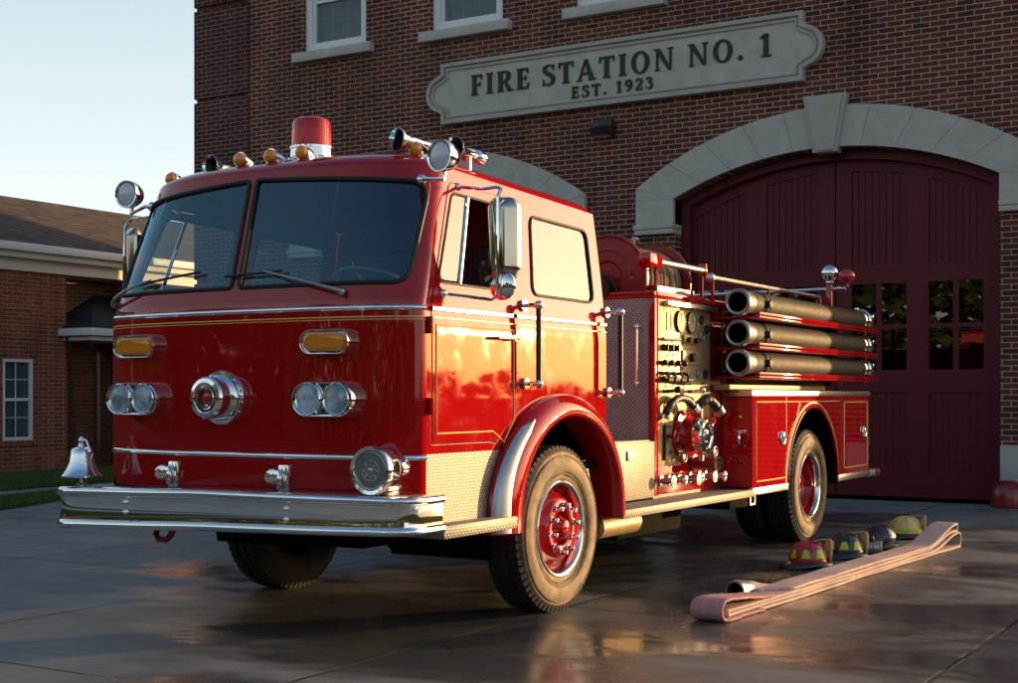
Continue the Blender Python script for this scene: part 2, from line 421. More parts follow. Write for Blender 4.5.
    return t.bsdf(Base_Color=c, Roughness=r, Specular_IOR_Level=t.math('ADD', .3, t.math('MULTIPLY', wet, .3)), Normal=t.bump(h, .35, .006))
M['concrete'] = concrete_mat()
M['walk'] = simple('sidewalk_concrete', (.24, .235, .225), .85, var=.2, bump=.3, scale=3.)
M['soil'] = simple('grass_ground', (.045, .06, .02), 1., var=.5, bump=.6, scale=2., spec=.0)
M['asphalt'] = simple('asphalt', (.05, .05, .05), .9, var=.25, bump=.5, scale=5.)
def blade_mat(name, a, b):
    t = NT(name); return t.bsdf(Base_Color=t.mix(t.noise(1.6, 4), a, b), Roughness=.6, Specular_IOR_Level=.3)
M['grass'] = blade_mat('grass_blades', (.045, .085, .018), (.10, .14, .035))
M['leaf'] = blade_mat('leaves', (.016, .026, .007), (.045, .06, .016))
M['leaf_far'] = blade_mat('far_leaves', (.03, .035, .012), (.06, .06, .02))
M['bark'] = simple('bark', (.08, .06, .045), .9, var=.3, bump=.8, scale=6.)

# ------------------------------------------------------------------ world, sun, camera
AZ = math.radians(32.0)          # from +Y towards +X
EL = math.radians(4.0)
w = bpy.data.worlds.new('World'); scn.world = w; w.use_nodes = True
nt = w.node_tree; nt.nodes.clear()
sky = nt.nodes.new('ShaderNodeTexSky'); sky.sky_type = 'NISHITA'; sky.sun_disc = False
sky.sun_elevation = EL; sky.sun_rotation = AZ; sky.altitude = 100; sky.air_density = 1.0; sky.dust_density = 1.2; sky.ozone_density = 2.0
bg = nt.nodes.new('ShaderNodeBackground'); bg.inputs[1].default_value = .15
# high thin haze lit by the whole sky: pale at the horizon, bluer overhead
tc = nt.nodes.new('ShaderNodeTexCoord'); sx = nt.nodes.new('ShaderNodeSeparateXYZ'); nt.links.new(tc.outputs['Generated'], sx.inputs[0])
rp = nt.nodes.new('ShaderNodeValToRGB'); nt.links.new(sx.outputs[2], rp.inputs[0]); el_ = rp.color_ramp.elements
for _ in range(2): el_.new(.5)
for q, (p, c) in zip(el_, ((.0, (.86, .85, .82)), (.13, (.80, .89, .95)), (.36, (.42, .55, .66)), (.8, (.05, .15, .34)))): q.position = p; q.color = c + (1,)
dt = nt.nodes.new('ShaderNodeVectorMath'); dt.operation = 'DOT_PRODUCT'; dt.inputs[1].default_value = (math.sin(AZ), math.cos(AZ), 0); nt.links.new(tc.outputs['Generated'], dt.inputs[0])
mr_ = nt.nodes.new('ShaderNodeMapRange'); mr_.interpolation_type = 'SMOOTHSTEP'; nt.links.new(dt.outputs['Value'], mr_.inputs[0])
for k_, v_ in ((1, -.75), (2, .15), (3, .92), (4, .97)): mr_.inputs[k_].default_value = v_     # the side away from the sunrise is darker
bg2 = nt.nodes.new('ShaderNodeBackground'); nt.links.new(mr_.outputs[0], bg2.inputs[1]); nt.links.new(rp.outputs[0], bg2.inputs[0])
ds = nt.nodes.new('ShaderNodeVectorMath'); ds.operation = 'DOT_PRODUCT'; ds.inputs[1].default_value = (math.sin(AZ) * math.cos(EL), math.cos(AZ) * math.cos(EL), math.sin(EL)); nt.links.new(tc.outputs['Generated'], ds.inputs[0])
mx_ = nt.nodes.new('ShaderNodeMath'); mx_.operation = 'MAXIMUM'; nt.links.new(ds.outputs['Value'], mx_.inputs[0]); mx_.inputs[1].default_value = 0
pw = nt.nodes.new('ShaderNodeMath'); pw.operation = 'POWER'; nt.links.new(mx_.outputs[0], pw.inputs[0]); pw.inputs[1].default_value = 9
gm = nt.nodes.new('ShaderNodeMath'); gm.operation = 'MULTIPLY'; nt.links.new(pw.outputs[0], gm.inputs[0]); gm.inputs[1].default_value = 7.8
bg3 = nt.nodes.new('ShaderNodeBackground'); rg3 = nt.nodes.new('ShaderNodeValToRGB'); nt.links.new(sx.outputs[2], rg3.inputs[0]); rg3.color_ramp.elements.new(.5)
for q, (p, c) in zip(rg3.color_ramp.elements, ((.0, (.75, .22, .025)), (.06, (.98, .48, .12)), (.16, (1, .74, .42)))): q.position = p; q.color = c + (1,)
nt.links.new(rg3.outputs[0], bg3.inputs[0]); nt.links.new(gm.outputs[0], bg3.inputs[1])     # haze glow round the low sun
ad0 = nt.nodes.new('ShaderNodeAddShader'); nt.links.new(bg2.outputs[0], ad0.inputs[0]); nt.links.new(bg3.outputs[0], ad0.inputs[1])
ad = nt.nodes.new('ShaderNodeAddShader'); nt.links.new(bg.outputs[0], ad.inputs[0]); nt.links.new(ad0.outputs[0], ad.inputs[1])
wo = nt.nodes.new('ShaderNodeOutputWorld'); sm = nt.nodes.new('ShaderNodeMix'); sm.data_type = 'RGBA'; sm.blend_type = 'MULTIPLY'; sm.inputs[0].default_value = 1; nt.links.new(sky.outputs[0], sm.inputs[6]); sm.inputs[7].default_value = (.9, .66, .44, 1); nt.links.new(sm.outputs[2], bg.inputs[0]); nt.links.new(ad.outputs[0], wo.inputs[0])
sl = bpy.data.lights.new('sun', 'SUN'); sl.energy = 7.0; sl.angle = math.radians(.5); sl.color = (1, .60, .26)
so = bpy.data.objects.new('sun', sl); COL.objects.link(so)
sdir = V((math.sin(AZ) * math.cos(EL), math.cos(AZ) * math.cos(EL), math.sin(EL)))
so.rotation_euler = (-sdir).to_track_quat('-Z', 'Y').to_euler(); so.location = (20, 30, 6)

cam = bpy.data.cameras.new('camera'); co = bpy.data.objects.new('camera', cam); COL.objects.link(co); scn.camera = co
co.location = (5.32, -7.44, 1.325); co.rotation_euler = (PI / 2, 0, math.radians(31.1))
cam.sensor_width = 36.0; cam.lens = 36 * 1380 / 1018; cam.shift_x = 0.; cam.shift_y = (396 - 341.5) / 1018; cam.clip_end = 3000; cam.clip_start = .05
scn.view_settings.view_transform = 'Standard'; scn.view_settings.look = 'None'; scn.view_settings.exposure = 0; scn.view_settings.gamma = 1

# ------------------------------------------------------------------ ground
tag(MB().add([(-900, -900, -.012), (900, -900, -.012), (900, 900, -.012), (-900, 900, -.012)], [(0, 1, 2, 3)]).build('ground', M['soil']), kind='structure')
m = MB(); AP = [(-8.0, -16), (7.6, -16), (7.6, 9.99), (-9.4, 9.99), (-9.4, 7.2), (-8.7, 4.9), (-8.0, 3.4)]
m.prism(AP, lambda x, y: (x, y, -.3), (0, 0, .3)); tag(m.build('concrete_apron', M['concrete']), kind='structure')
m = MB(); m.prism([(-10.4, 3.0), (-9.1, 3.0), (-9.5, 4.9), (-9.75, 5.7), (-9.6, 7.0), (-9.42, 7.25), (-9.42, 9.9), (-11.1, 9.9), (-10.9, 7.6)], lambda x, y: (x, y, -.2), (0, 0, .195))
m.prism([(-10.4, -20), (-9.1, -20), (-9.1, 2.99), (-10.4, 2.99)], lambda x, y: (x, y, -.2), (0, 0, .195))
tag(m.build('sidewalk', M['walk']), kind='structure')
tag(MB().box(-300, 300, -27, -17, -.2, -.008).build('road', M['asphalt']), kind='structure')
# lawn: blades nobody could count
m = MB(); rg = random.Random(3)
def blades(n, fx):
    for _ in range(n):
        x, y = fx(); a = rg.uniform(0, 2 * PI); h = rg.uniform(.04, .10); ww = rg.uniform(.005, .010); lx, ly = rg.gauss(0, .025), rg.gauss(0, .025)
        c, s = math.cos(a) * ww, math.sin(a) * ww
        m.add([(x - c, y - s, -.01), (x + c, y + s, -.01), (x + lx, y + ly, h)], [(0, 1, 2)])
def lawn1():
    while True:
        x = rg.uniform(-13.95, -10.3); y = rg.uniform(3.6, 11.5)
        if x < -10.42 - max(0, (y - 3)) * .11: return x, y
def lawn2():
    while True:
        x = rg.uniform(-9.7, -8.0); y = rg.uniform(2., 5.6)
        lo = -9.08 - max(0, y - 3) * .22; hi = -8.02 - max(0, y - 3.4) * .45
        if lo < x < hi: return x, y
blades(42000, lawn1); blades(16000, lawn2)
o = m.build('lawn_grass', M['grass']); tag(o, 'short green grass beside the low brick building', 'grass', kind='stuff')

# ------------------------------------------------------------------ fire station
YF = 10.0
st = empty('fire_station', (-3.5, 10, 0), 'two storey dark red brick fire station with arched maroon garage doors', 'building')
def fz(x, z): return V((x, YF, z))
def door_outline(cx, hw=2.15, z0=4.03, rise=.51, n=28, x_in=0., bottom=0.):
    R = (hw * hw + rise * rise) / (2 * rise); zc = z0 + rise - R; h = hw - x_in
    pts = [(cx - h, bottom), (cx + h, bottom)]
    for i in range(n + 1):
        x = h - 2 * h * i / n; pts.append((cx + x, zc + math.sqrt((R - x_in) ** 2 - x * x)))
    return pts
DC = (-.38, -6.62)
WX = [(-9.09, -7.83), (-6.59, -5.31), (-4.09, -2.81)]
holes = [door_outline(c) for c in DC] + [rect(a, b, 6.87, 8.5) for a, b in WX]
wall_outer = [(-10.27, 0), (-8.77, 0), (-8.77, -.1), (-4.47, -.1), (-4.47, 0), (-2.53, 0)]
outer = rect(-10.27, 4.43, -.05, 9.6)
holes[0][0] = (holes[0][0][0], -.04); holes[0][1] = (holes[0][1][0], -.04); holes[1][0] = (holes[1][0][0], -.04); holes[1][1] = (holes[1][1][0], -.04)
m = panel(fz, outer, holes, step=0, out=(0, -1, 0))
m.n = None
for h in holes:                      # reveals
    k = len(h); m.add([V((x, YF, z)) for x, z in h] + [V((x, YF + .42, z)) for x, z in h], [(i, (i + 1) % k, k + (i + 1) % k, k + i) for i in range(k)])
m.add([(4.43, 10, -.05), (4.43, 14.6, -.05), (4.43, 14.6, 9.6), (4.43, 10, 9.6)], [(0, 1, 2, 3)])
m.add([(-11.43, 10.02, -.05), (-11.43, 14.6, -.05), (-11.43, 14.6, 9.6), (-11.43, 10.02, 9.6)], [(0, 3, 2, 1)])
m.add([(-11.43, 14.6, -.05), (4.43, 14.6, -.05), (4.43, 14.6, 9.6), (-11.43, 14.6, 9.6)], [(0, 3, 2, 1)])
m.build('wall', M['station_brick'], st)
# corner pilaster with recessed joints
m = MB(); zs = [0, .15, 1.72, 3.27, 4.80, 6.345, 7.91, 9.6]
for i in range(len(zs) - 1):
    m.box(-11.455, -10.24, 9.955, 10.3, zs[i] + (.035 if i else 0), zs[i + 1] - .035, .004, 1)
m.box(-11.425, -10.275, 9.995, 10.28, 0, 9.6)
m.build('corner_pilaster', M['pilaster_brick'], st)
MB().box(-11.6, 4.6, 9.85, 14.75, 9.6, 9.95, .02).build('cornice', M['stone'], st)
MB().box(-11.3, 4.3, 10.8, 14.5, 9.30, 9.34).build('roof', M['shingle'], st)
for c in DC:                             # stone plinth blocks at the jambs
    for s in (-1, 1):
        x0, x1 = sorted((c + s * 2.152, c + s * 2.9)); m = MB(); m.box(x0, x1, 9.965, 10.3, 0, .73, .012); m.build('stone_plinth', M['stone'], st)

def arch(c):
    # stone band of voussoirs, jamb blocks with a moulded foot, keystone
    root = MB(); hw = 2.15; ri = .51; Ri = (hw * hw + ri * ri) / (2 * ri); zi = 4.03 + ri - Ri
    ho = 2.72; ro = .87; Ro = (ho * ho + ro * ro) / (2 * ro); zo = 4.20 + ro - Ro
    ai = math.asin(hw / Ri); ao = math.asin(ho / Ro); n = 10; ro_ = random.Random(5)
    for k in range(n):
        if k in (4, 5): pass
        t0 = -1 + 2 * k / n; t1 = -1 + 2 * (k + 1) / n; g = .0016
        I = [(c + Ri * math.sin(ai * t), zi + Ri * math.cos(ai * t)) for t in (lerp(t0, t1, g * 3 + (1 - g * 6) * q / 5) for q in range(6))]
        O = [(c + Ro * math.sin(ao * t), zo + Ro * math.cos(ao * t)) for t in (lerp(t0, t1, g * 3 + (1 - g * 6) * q / 5) for q in range(6))]
        root.prism(I + O[::-1], lambda x, z: V((x, 9.93 + ro_.uniform(0, 0), z)), (0, .30 + .002 * (k % 2), 0))
    for s in (-1, 1):
        xs = sorted((c + s * 2.15, c + s * 2.72)); root.box(xs[0], xs[1], 9.932, 10.31, 3.70, 4.028)
        q = [(c + s * 2.151, 4.031), (c + s * 2.72, 4.031), (c + s * 2.719, 4.197)]
        root.prism(q if s > 0 else q[::-1], lambda x, z: V((x, 9.932, z)), (0, .3, 0))
    o = root.build('stone_arch', M['stone'], st, 20)
    for s in (-1, 1):
        mm = MB()
        xs = sorted((c + s * 2.145, c + s * 2.75)); mm.box(xs[0], xs[1], 9.90, 10.32, 3.63, 3.697, .012); xs = sorted((c + s * 2.147, c + s * 2.735)); mm.box(xs[0], xs[1], 9.915, 10.31, 3.56, 3.628, .008)
        mm.build('impost_moulding', M['stone'], o)
    mm = MB(); mm.prism([(c - .16, 4.47), (c + .16, 4.47), (c + .29, 5.21), (c - .29, 5.21)], lambda x, z: V((x, 9.875, z)), (0, .2, 0))
    mm.prism([(c - .115, 4.49), (c + .115, 4.49), (c + .235, 5.18), (c - .235, 5.18)], lambda x, z: V((x, 9.855, z)), (0, .03, 0))
    mm.build('keystone', M['stone_dark'], o)
for c in DC: arch(c)

def garage_door(c):
    yd = 10.36
    m = MB(); m.prism(door_outline(c, bottom=.02, x_in=.004), lambda x, z: V((x, yd, z)), (0, .05, 0))
    root = m.build('garage_door', M['doorpaint'], st, label='maroon panelled garage door under a stone arch')
    f = MB(); A = door_outline(c, bottom=.0, x_in=.004); B = door_outline(c, bottom=.0, x_in=.13)
    f.ring_prism(A[1:] + A[:1], B[1:] + B[:1], lambda x, z: V((x, 10.20, z)), (0, .14, 0)); f.build('door_frame', M['doorpaint'], root)
    cols = [(-1.97, -1.26), (-.95, -.25), (.215, .93), (1.21, 1.885)]
    W = (-2.02, 2.02); topz = lambda x: math.sqrt(4.42 ** 2 - x * x) - 4.42 + 4.27
    rails = MB(); e = .035
    ys = yd - e
    # stiles and rails standing proud of the recessed panels
    xs = [W[0], cols[0][0], cols[0][1], cols[1][0], cols[1][1], -.008, .008, cols[2][0], cols[2][1], cols[3][0], cols[3][1], W[1]]
    for a, b in ((0, 1), (2, 3), (4, 5), (6, 7), (8, 9), (10, 11)):
        P = [(c + xs[a], .03), (c + xs[b], .03)] + [(c + lerp(xs[b], xs[a], q / 6), topz(lerp(xs[b], xs[a], q / 6)) + .16) for q in range(7)]
        rails.prism(P, lambda x, z: V((x, ys, z)), (0, e, 0))
    for a, b in cols:
        for z0, z1 in ((.03, .36), (1.37, 1.66), (2.78, 3.02)):
            rails.box(c + a, c + b, ys + .002, yd, z0, z1)
        P = [(c + lerp(a, b, q / 8), topz(lerp(a, b, q / 8))) for q in range(9)] + [(c + lerp(b, a, q / 8), topz(lerp(b, a, q / 8)) + .16) for q in range(9)]
        rails.prism(P, lambda x, z: V((x, ys + .002, z)), (0, e - .002, 0))
    rails.build('door_rails', M['doorpaint'], root)
    for a, b in cols:                 # grooved boards, panes, lower panels
        t = MB(); t2 = MB(); n = 8; wd = (b - a) / n
        for i in range(n):
            x0 = c + a + wd * i + .006; x1 = c + a + wd * (i + 1) - .006
            t.prism([(x0, 3.02), (x1, 3.02), (x1, topz(x1 - c) + .002), (x0, topz(x0 - c) + .002)], lambda x, z: V((x, yd - .014, z)), (0, .014, 0))
        for i in range(n):
            x0 = c + a + wd * i + .003; x1 = c + a + wd * (i + 1) - .003
            t2.box(x0, x1, yd - .010, yd, .36, 1.37)
        t.build('board_panel', M['doorpaint'], root); t2.build('board_panel', M['doorpaint'], root)
        mid = (a + b) / 2; k = MB()
        for (p, q) in ((c + a, c + mid - .035), (c + mid + .035, c + b)):
            for (z0, z1) in ((1.66, 2.19), (2.25, 2.78)):
                k.box(p, q, yd - .012, yd - .008, z0, z1)
        k.build('door_window', M['pane'], root)
        k = MB(); k.box(c + mid - .035, c + mid + .035, ys + .004, yd - .001, 1.66, 2.78); k.box(c + a, c + mid - .036, ys + .006, yd - .001, 2.19, 2.25); k.box(c + mid + .036, c + b, ys + .006, yd - .001, 2.19, 2.25)
        k.build('window_bar', M['doorpaint'], root)
for c in DC: garage_door(c)

for a, b in WX:
    f = MB(); fr = rect(a, b, 6.87, 8.5)
    f.ring_prism(fr, inset(fr, .12), lambda x, z: V((x, 10.06, z)), (0, .12, 0)); i2 = inset(fr, .122)
    f.ring_prism(i2, inset(fr, .17), lambda x, z: V((x, 10.10, z)), (0, .1, 0))
    f.box(a + .13, b - .13, 10.105, 10.18, 7.68, 7.73)
    root = f.build('window', M['white'], st)
    s_ = MB(); s_.box(a - .16, b + .16, 9.88, 10.2, 6.72, 6.868, .008); s_.build('sill', M['stone'], root)
    g = MB(); g.box(a + .171, b - .171, 10.145, 10.15, 7.04, 8.32); g.build('pane', M['winpane'], root)
    bl = MB(); z = 6.99
    while z < 8.4: bl.add([(a + .1, 10.24, z), (b - .1, 10.24, z), (b - .1, 10.262, z + .044), (a + .1, 10.262, z + .044)], [(0, 1, 2, 3)]); z += .036
    bl.build('blind', M['blind'], root)
    mu = MB()
    for q in (1, 2): x = lerp(a + .17, b - .17, q / 3); mu.box(x - .005, x + .005, 10.151, 10.158, 7.04, 8.33)
    mu.box(a + .172, b - .172, 10.1515, 10.1575, 7.36, 7.37); mu.build('glazing_bar', M['barpaint'], root)
    MB().box(a - .1, b + .1, 10.42, 10.44, 6.8, 8.6).build('room_backing', M['room'], root)

lm = MB(); lm.box(-3.745, -3.43, 9.84, 10.0, 5.09, 5.21, .02); lm.prism([(9.99, 4.98), (9.80, 5.0), (9.74, 5.09), (9.99, 5.10)], lambda y, z: V((-3.73, y, z)), (.285, 0, 0))
root = lm.build('wall_floodlight', M['slate'], st)
MB().add([(-3.70, 9.81, 4.992), (-3.475, 9.81, 4.992), (-3.475, 9.96, 4.975), (-3.70, 9.96, 4.975)], [(0, 1, 2, 3)]).build('lens', M['lens'], root)

# stone sign with raised border and letters
sg = empty('station_sign', (-3.5, 10, 5.43), 'long carved limestone sign panel lettered FIRE STATION NO. 1 above the garage doors', 'sign')
x0, x1, z0, z1 = -6.34, -.675, 5.43, 6.34; zc = (z0 + z1) / 2
prof = [(x0, z0), (x1, z0), (x1, zc - .30)] + arc(x1 + .0, zc, .27, .27, -75, 75, 14) + [(x1, zc + .30), (x1, z1), (x0, z1), (x0, zc + .30)] + arc(x0, zc, .27, .27, 105, 255, 14) + [(x0, zc - .30)]
m = MB(); m.prism(prof, lambda x, z: V((x, 9.93, z)), (0, .07, 0)); m.build('slab', M['stone'], sg, 25)
m = MB(); m.ring_prism(prof, inset(prof, .055), lambda x, z: V((x, 9.885, z)), (0, .047, 0)); i1 = inset(prof, .09)
m.ring_prism(i1, inset(prof, .115), lambda x, z: V((x, 9.905, z)), (0, .027, 0)); m.build('border', M['stone_dark'], sg, 25)

class Glyphs:
    def __init__(s, y, depth): s.m = MB(); s.y = y; s.d = depth; s.k = 0
    def poly(s, P, ox, oz, h):
        s.k = (s.k + 1) % 6
        yy = s.y - .0006 * s.k
        s.m.prism([(ox + p[0] * h * 1.1, oz + p[1] * h) for p in P], lambda x, z: V((x, yy, z)), (0, s.d, 0))
    def stroke(s, pts, ws, ox, oz, h, n=26):
        P = [V(p) for p in pts]; S = []
        for i in range(n + 1):
            t = i / n * (len(P) - 1); k = min(int(t), len(P) - 2); u = t - k
            p0 = P[max(k - 1, 0)]; p1 = P[k]; p2 = P[k + 1]; p3 = P[min(k + 2, len(P) - 1)]
            q = .5 * ((2 * p1) + (p2 - p0) * u + (2 * p0 - 5 * p1 + 4 * p2 - p3) * u * u + (3 * p1 - p0 - 3 * p2 + p3) * u ** 3)
            S.append((q, lerp(ws[k], ws[k + 1], u)))
        L = []; R = []
        for i, (q, wd) in enumerate(S):
            tt = (S[min(i + 1, n)][0] - S[max(i - 1, 0)][0]).normalized(); nn = V((-tt.y, tt.x)) * wd / 2
            L.append(tuple(q + nn)); R.append(tuple(q - nn))
        s.poly(L + R[::-1], ox, oz, h)
    def glyph(s, ch, ox, oz, h):
        P = lambda *a: s.poly(list(a), ox, oz, h); B = lambda x0, x1, y0, y1: s.poly(rect(x0, x1, y0, y1), ox, oz, h)
        S = lambda p, wv: s.stroke(p, wv, ox, oz, h); T = .2; sf = .055
        def stem(x, y0=0, y1=1, wd=T, lo=True, hi=True):
            B(x, x + wd, y0, y1)
            if lo: B(x - .075, x + wd + .075, y0, y0 + sf)
            if hi: B(x - .075, x + wd + .075, y1 - sf, y1)
        if ch == 'I': stem(.1); return .42
        if ch in 'FE':
            stem(.1); B(.1, .6, .915, 1); P((.6, 1), (.53, .915), (.57, .74), (.615, .74)); B(.3, .5, .47, .55); P((.46, .55), (.46, .47), (.52, .37), (.52, .65))
            if ch == 'E': B(.1, .62, 0, .085); P((.55, .085), (.62, 0), (.66, .28), (.615, .28)); return .71
            return .66
        if ch == 'R':
            stem(.1); S([(.3, .955), (.48, .95), (.60, .86), (.60, .66), (.49, .53), (.3, .50)], [.085, .09, .2, .2, .09, .085]); P((.36, .5), (.52, .5), (.80, .0), (.58, .0)); B(.56, .88, 0, sf); return .86
        if ch == 'S':
            S([(.55, .80), (.47, .93), (.30, .965), (.15, .88), (.13, .72), (.28, .58), (.46, .47), (.56, .30), (.50, .11), (.32, .03), (.16, .07), (.07, .22)], [.06, .07, .08, .15, .19, .2, .2, .2, .15, .08, .07, .06])
            P((.53, 1), (.58, 1), (.58, .70), (.54, .70)); P((.05, 0), (.10, 0), (.09, .32), (.05, .32)); return .66
        if ch == 'T':
            stem(.28, hi=False); B(.02, .74, .915, 1); P((.02, 1), (.02, .72), (.06, .72), (.11, .93)); P((.74, 1), (.65, .93), (.70, .72), (.74, .72)); return .78
        if ch == 'A':
            P((.06, 0), (.15, 0), (.45, 1), (.38, 1)); P((.36, 1), (.50, 1), (.84, 0), (.61, 0)); B(.2, .62, .29, .37); B(-.02, .24, 0, sf); B(.54, .91, 0, sf); return .90
        if ch == 'O':
            O = arc(.46, .5, .42, .525, 0, 360, 40)[:-1]; I = arc(.46, .5, .22, .44, 0, 360, 40)[:-1]
            s.k = (s.k + 1) % 6
            s.m.ring_prism([(ox + p[0] * h * 1.1, oz + p[1] * h) for p in O], [(ox + p[0] * h * 1.1, oz + p[1] * h) for p in I], lambda x, z: V((x, s.y, z)), (0, s.d, 0)); return .93
        if ch == 'N':
            stem(.12, wd=.085, hi=False); B(.01, .2, 1 - sf, 1); P((.06, 1), (.28, 1), (.80, .0), (.66, .0)); B(.72, .805, 0, 1); B(.63, .89, 1 - sf, 1); return .93
        if ch == '.': s.poly(arc(.14, .095, .105, .105, 0, 360, 16)[:-1], ox, oz, h); return .32
        if ch == '1': stem(.19, hi=False); B(.08, .5, 0, sf); P((.2, 1), (.39, 1), (.39, .9), (.05, .80), (.05, .86)); return .56
        if ch == '2': S([(.08, .74), (.16, .92), (.32, .96), (.48, .88), (.50, .68), (.38, .46), (.2, .24), (.07, .08)], [.09, .1, .09, .17, .2, .17, .11, .1]); B(.04, .56, 0, .13); P((.5, .13), (.56, .0), (.59, .27), (.55, .27)); return .63
        if ch == '3': S([(.08, .80), (.18, .93), (.33, .955), (.47, .86), (.45, .66), (.24, .54)], [.1, .1, .09, .17, .17, .08]); S([(.24, .54), (.46, .47), (.54, .27), (.44, .09), (.27, .04), (.07, .17)], [.08, .15, .2, .17, .09, .11]); return .62
        if ch == '9': S([(.52, .60), (.30, .43), (.13, .55), (.12, .80), (.30, .96), (.49, .83), (.53, .55), (.42, .22), (.12, .04)], [.07, .09, .17, .18, .08, .18, .2, .15, .07]); return .65
        return .36
def write(text, xa, xb, z, h):
    G = Glyphs(9.906, .024)
    probe = Glyphs(0, .01); wd = 0
    for ch in text: wd += 1.1 * probe.glyph(ch, 0, 0, .01) if ch != ' ' else .34
    gap = ((xb - xa) / h - wd) / (len(text) - 1); x = xa
    for ch in text + ' ':
        if ch == ' ': G.m.build('lettering', M['letter'], sg, 25); G = Glyphs(9.906, .024); x += (.34 + gap) * h
        else: x += (1.1 * G.glyph(ch, x, z, h) + gap) * h
write('FIRE STATION NO. 1', -5.82, -1.10, 5.81, .30)
write('EST. 1923', -4.11, -2.83, 5.577, .165)

# domed maroon guard beside the right jamb
m = MB(); m.lathe([(.205, 0), (.21, .03), (.205, .14), (.185, .22), (.14, .285), (.075, .32), (.0, .33)], (1.93, 9.66, 0), (0, 0, 1), 28)
tag(m.build('door_guard', M['dred'], origin=(1.93, 9.66, 0)), 'low dark red dome shaped guard on the ground by the garage jamb', 'guard post')

# ------------------------------------------------------------------ low brick annex at the left
an = empty('brick_annex', (-16, 10, 0), 'low red brick building with shingled roof and cream eaves at left', 'building')
def ax(y, z): return V((-14.0, y, z))
wy = (8.07, 8.70, .57, 1.96)
hole = rect(wy[0], wy[1], wy[2], wy[3])
m = panel(ax, rect(-6, 9.42, -.05, 3.46), [hole], step=0, out=(1, 0, 0)); m.n = None
m.add([ax(*p) for p in hole] + [ax(*p) - V((.15, 0, 0)) for p in hole], [(i, (i + 1) % 4, 4 + (i + 1) % 4, 4 + i) for i in range(4)])
m.box(-24, -14.004, -6, 16, -.05, 3.455) if False else None
m.add([(-24, 16, -.05), (-13.2, 16, -.05), (-13.2, 16, 3.46), (-24, 16, 3.46)], [(0, 1, 2, 3)])
m.add([(-14, -6, -.05), (-24, -6, -.05), (-24, -6, 3.46), (-14, -6, 3.46)], [(0, 1, 2, 3)])
m.add([(-14, 9.42, -.05), (-14.5, 9.42, -.05), (-14.5, 9.42, 3.46), (-14, 9.42, 3.46)], [(0, 1, 2, 3)])
m.add([(-14.5, 9.42, -.05), (-14.5, 16, -.05), (-14.5, 16, 3.46), (-14.5, 9.42, 3.46)], [(0, 1, 2, 3)])
m.build('wall', M['annex_brick'], an)
m = MB()                              # soldier course and brick sill over the window
for i in range(13): m.box(-14.02, -13.985, 7.93 + i * .071, 7.993 + i * .071, 1.985, 2.2, .004, 1)
m.build('window_lintel', M['annex_brick'], an); m = MB(); m.box(-14.02, -13.96, 7.98, 8.79, .48, .562, .006); m.build('window_sill', M['annex_brick'], an)
f = MB(); f.ring_prism(hole, inset(hole, .055), lambda y, z: V((-14.06, y, z)), (.05, 0, 0)); f.box(-14.06, -14.02, wy[0] + .056, wy[1] - .056, 1.24, 1.29)
root = f.build('window', M['white'], an)
MB().box(-14.09, -14.085, wy[0] + .05, wy[1] - .05, .6, 1.93).build('pane', M['winpane'], root)
bl = MB(); z = .6
while z < 1.93: bl.add([(-14.12, wy[0] + .03, z), (-14.12, wy[1] - .03, z), (-14.14, wy[1] - .03, z + .05), (-14.14, wy[0] + .03, z + .05)], [(0, 1, 2, 3)]); z += .042
bl.build('blind', simple('annex_blind', (.16, .2, .21), .7), root)
mu = MB(); mu.box(-14.075, -14.06, 8.378, 8.392, .63, 1.9)
for z in (.95, 1.6): mu.box(-14.074, -14.061, wy[0] + .06, wy[1] - .06, z, z + .012)
mu.build('glazing_bar', M['white'], root)
m = MB(); m.box(-14.3, -13.93, -6.2, 15.9, 3.46, 3.70, .01); m.box(-14.0, -13.72, -6.2, 15.9, 3.66, 3.78, .01); m.box(-14.7, -14.302, -6.1, 15.8, 3.47, 3.56); m.build('eaves_board', M['cream'], an)
MB().box(-13.75, -13.60, -6.3, 16.2, 3.76, 3.90, .02).build('gutter', M['white'], an)
rz_ = lambda x, y: V((x, y, 3.9 + (-13.62 - x) * .483))
m = MB(); m.add([rz_(-13.62, -6.3), rz_(-13.62, 16.2), rz_(-16, 16.2), rz_(-16, -6.3), V((-18.4, -6.3, 3.9)), V((-18.4, 16.2, 3.9))], [(0, 1, 2, 3), (3, 2, 5, 4)]); m.build('roof', M['shingle2'], an)
# little side porch: wall raised to block sun from the recess, small roof, downpipe
MB().box(-14.48, -13.60, 10.9, 11.05, 0, 3.45).build('porch_shade_wall', M['annex_brick'], an)
m = MB(); m.add([(-13.25, 9.3, 2.52), (-13.25, 13.5, 2.52), (-14.48, 13.5, 3.2), (-14.48, 10.5, 3.2), (-14.48, 9.3, 2.52)], [(0, 1, 2, 3), (0, 3, 4)]); po = m.build('porch_roof', M['shingle'], an)
m = MB(); m.box(-14.45, -13.2, 9.24, 9.34, 2.38, 2.51, .01); m.box(-13.3, -13.2, 9.345, 13.5, 2.38, 2.51, .01); m.box(-14.4, -13.32, 9.36, 13.4, 2.30, 2.375); m.build('gutter', M['white'], po)
m = MB(); m.tube([(-13.9, 9.36, 2.36), (-13.92, 9.44, 2.22), (-13.92, 9.46, .1), (-13.85, 9.46, .05)], .04, 8); m.build('downpipe', M['slate'], an); m = MB(); m.tube([(-13.45, 9.40, 2.36), (-13.5, 9.5, 2.22), (-13.75, 9.9, 2.1), (-13.75, 9.9, .1)], .045, 8); m.build('downpipe', M['slate'], an)
m = MB(); m.box(-13.42, -13.28, 10.2, 10.34, 0, 2.3, .01); m.build('porch_post', M['white'], an)
MB().box(-13.75, -13.45, 10.42, 10.72, 0, .62, .02).build('meter_cabinet', M['steel'], an)

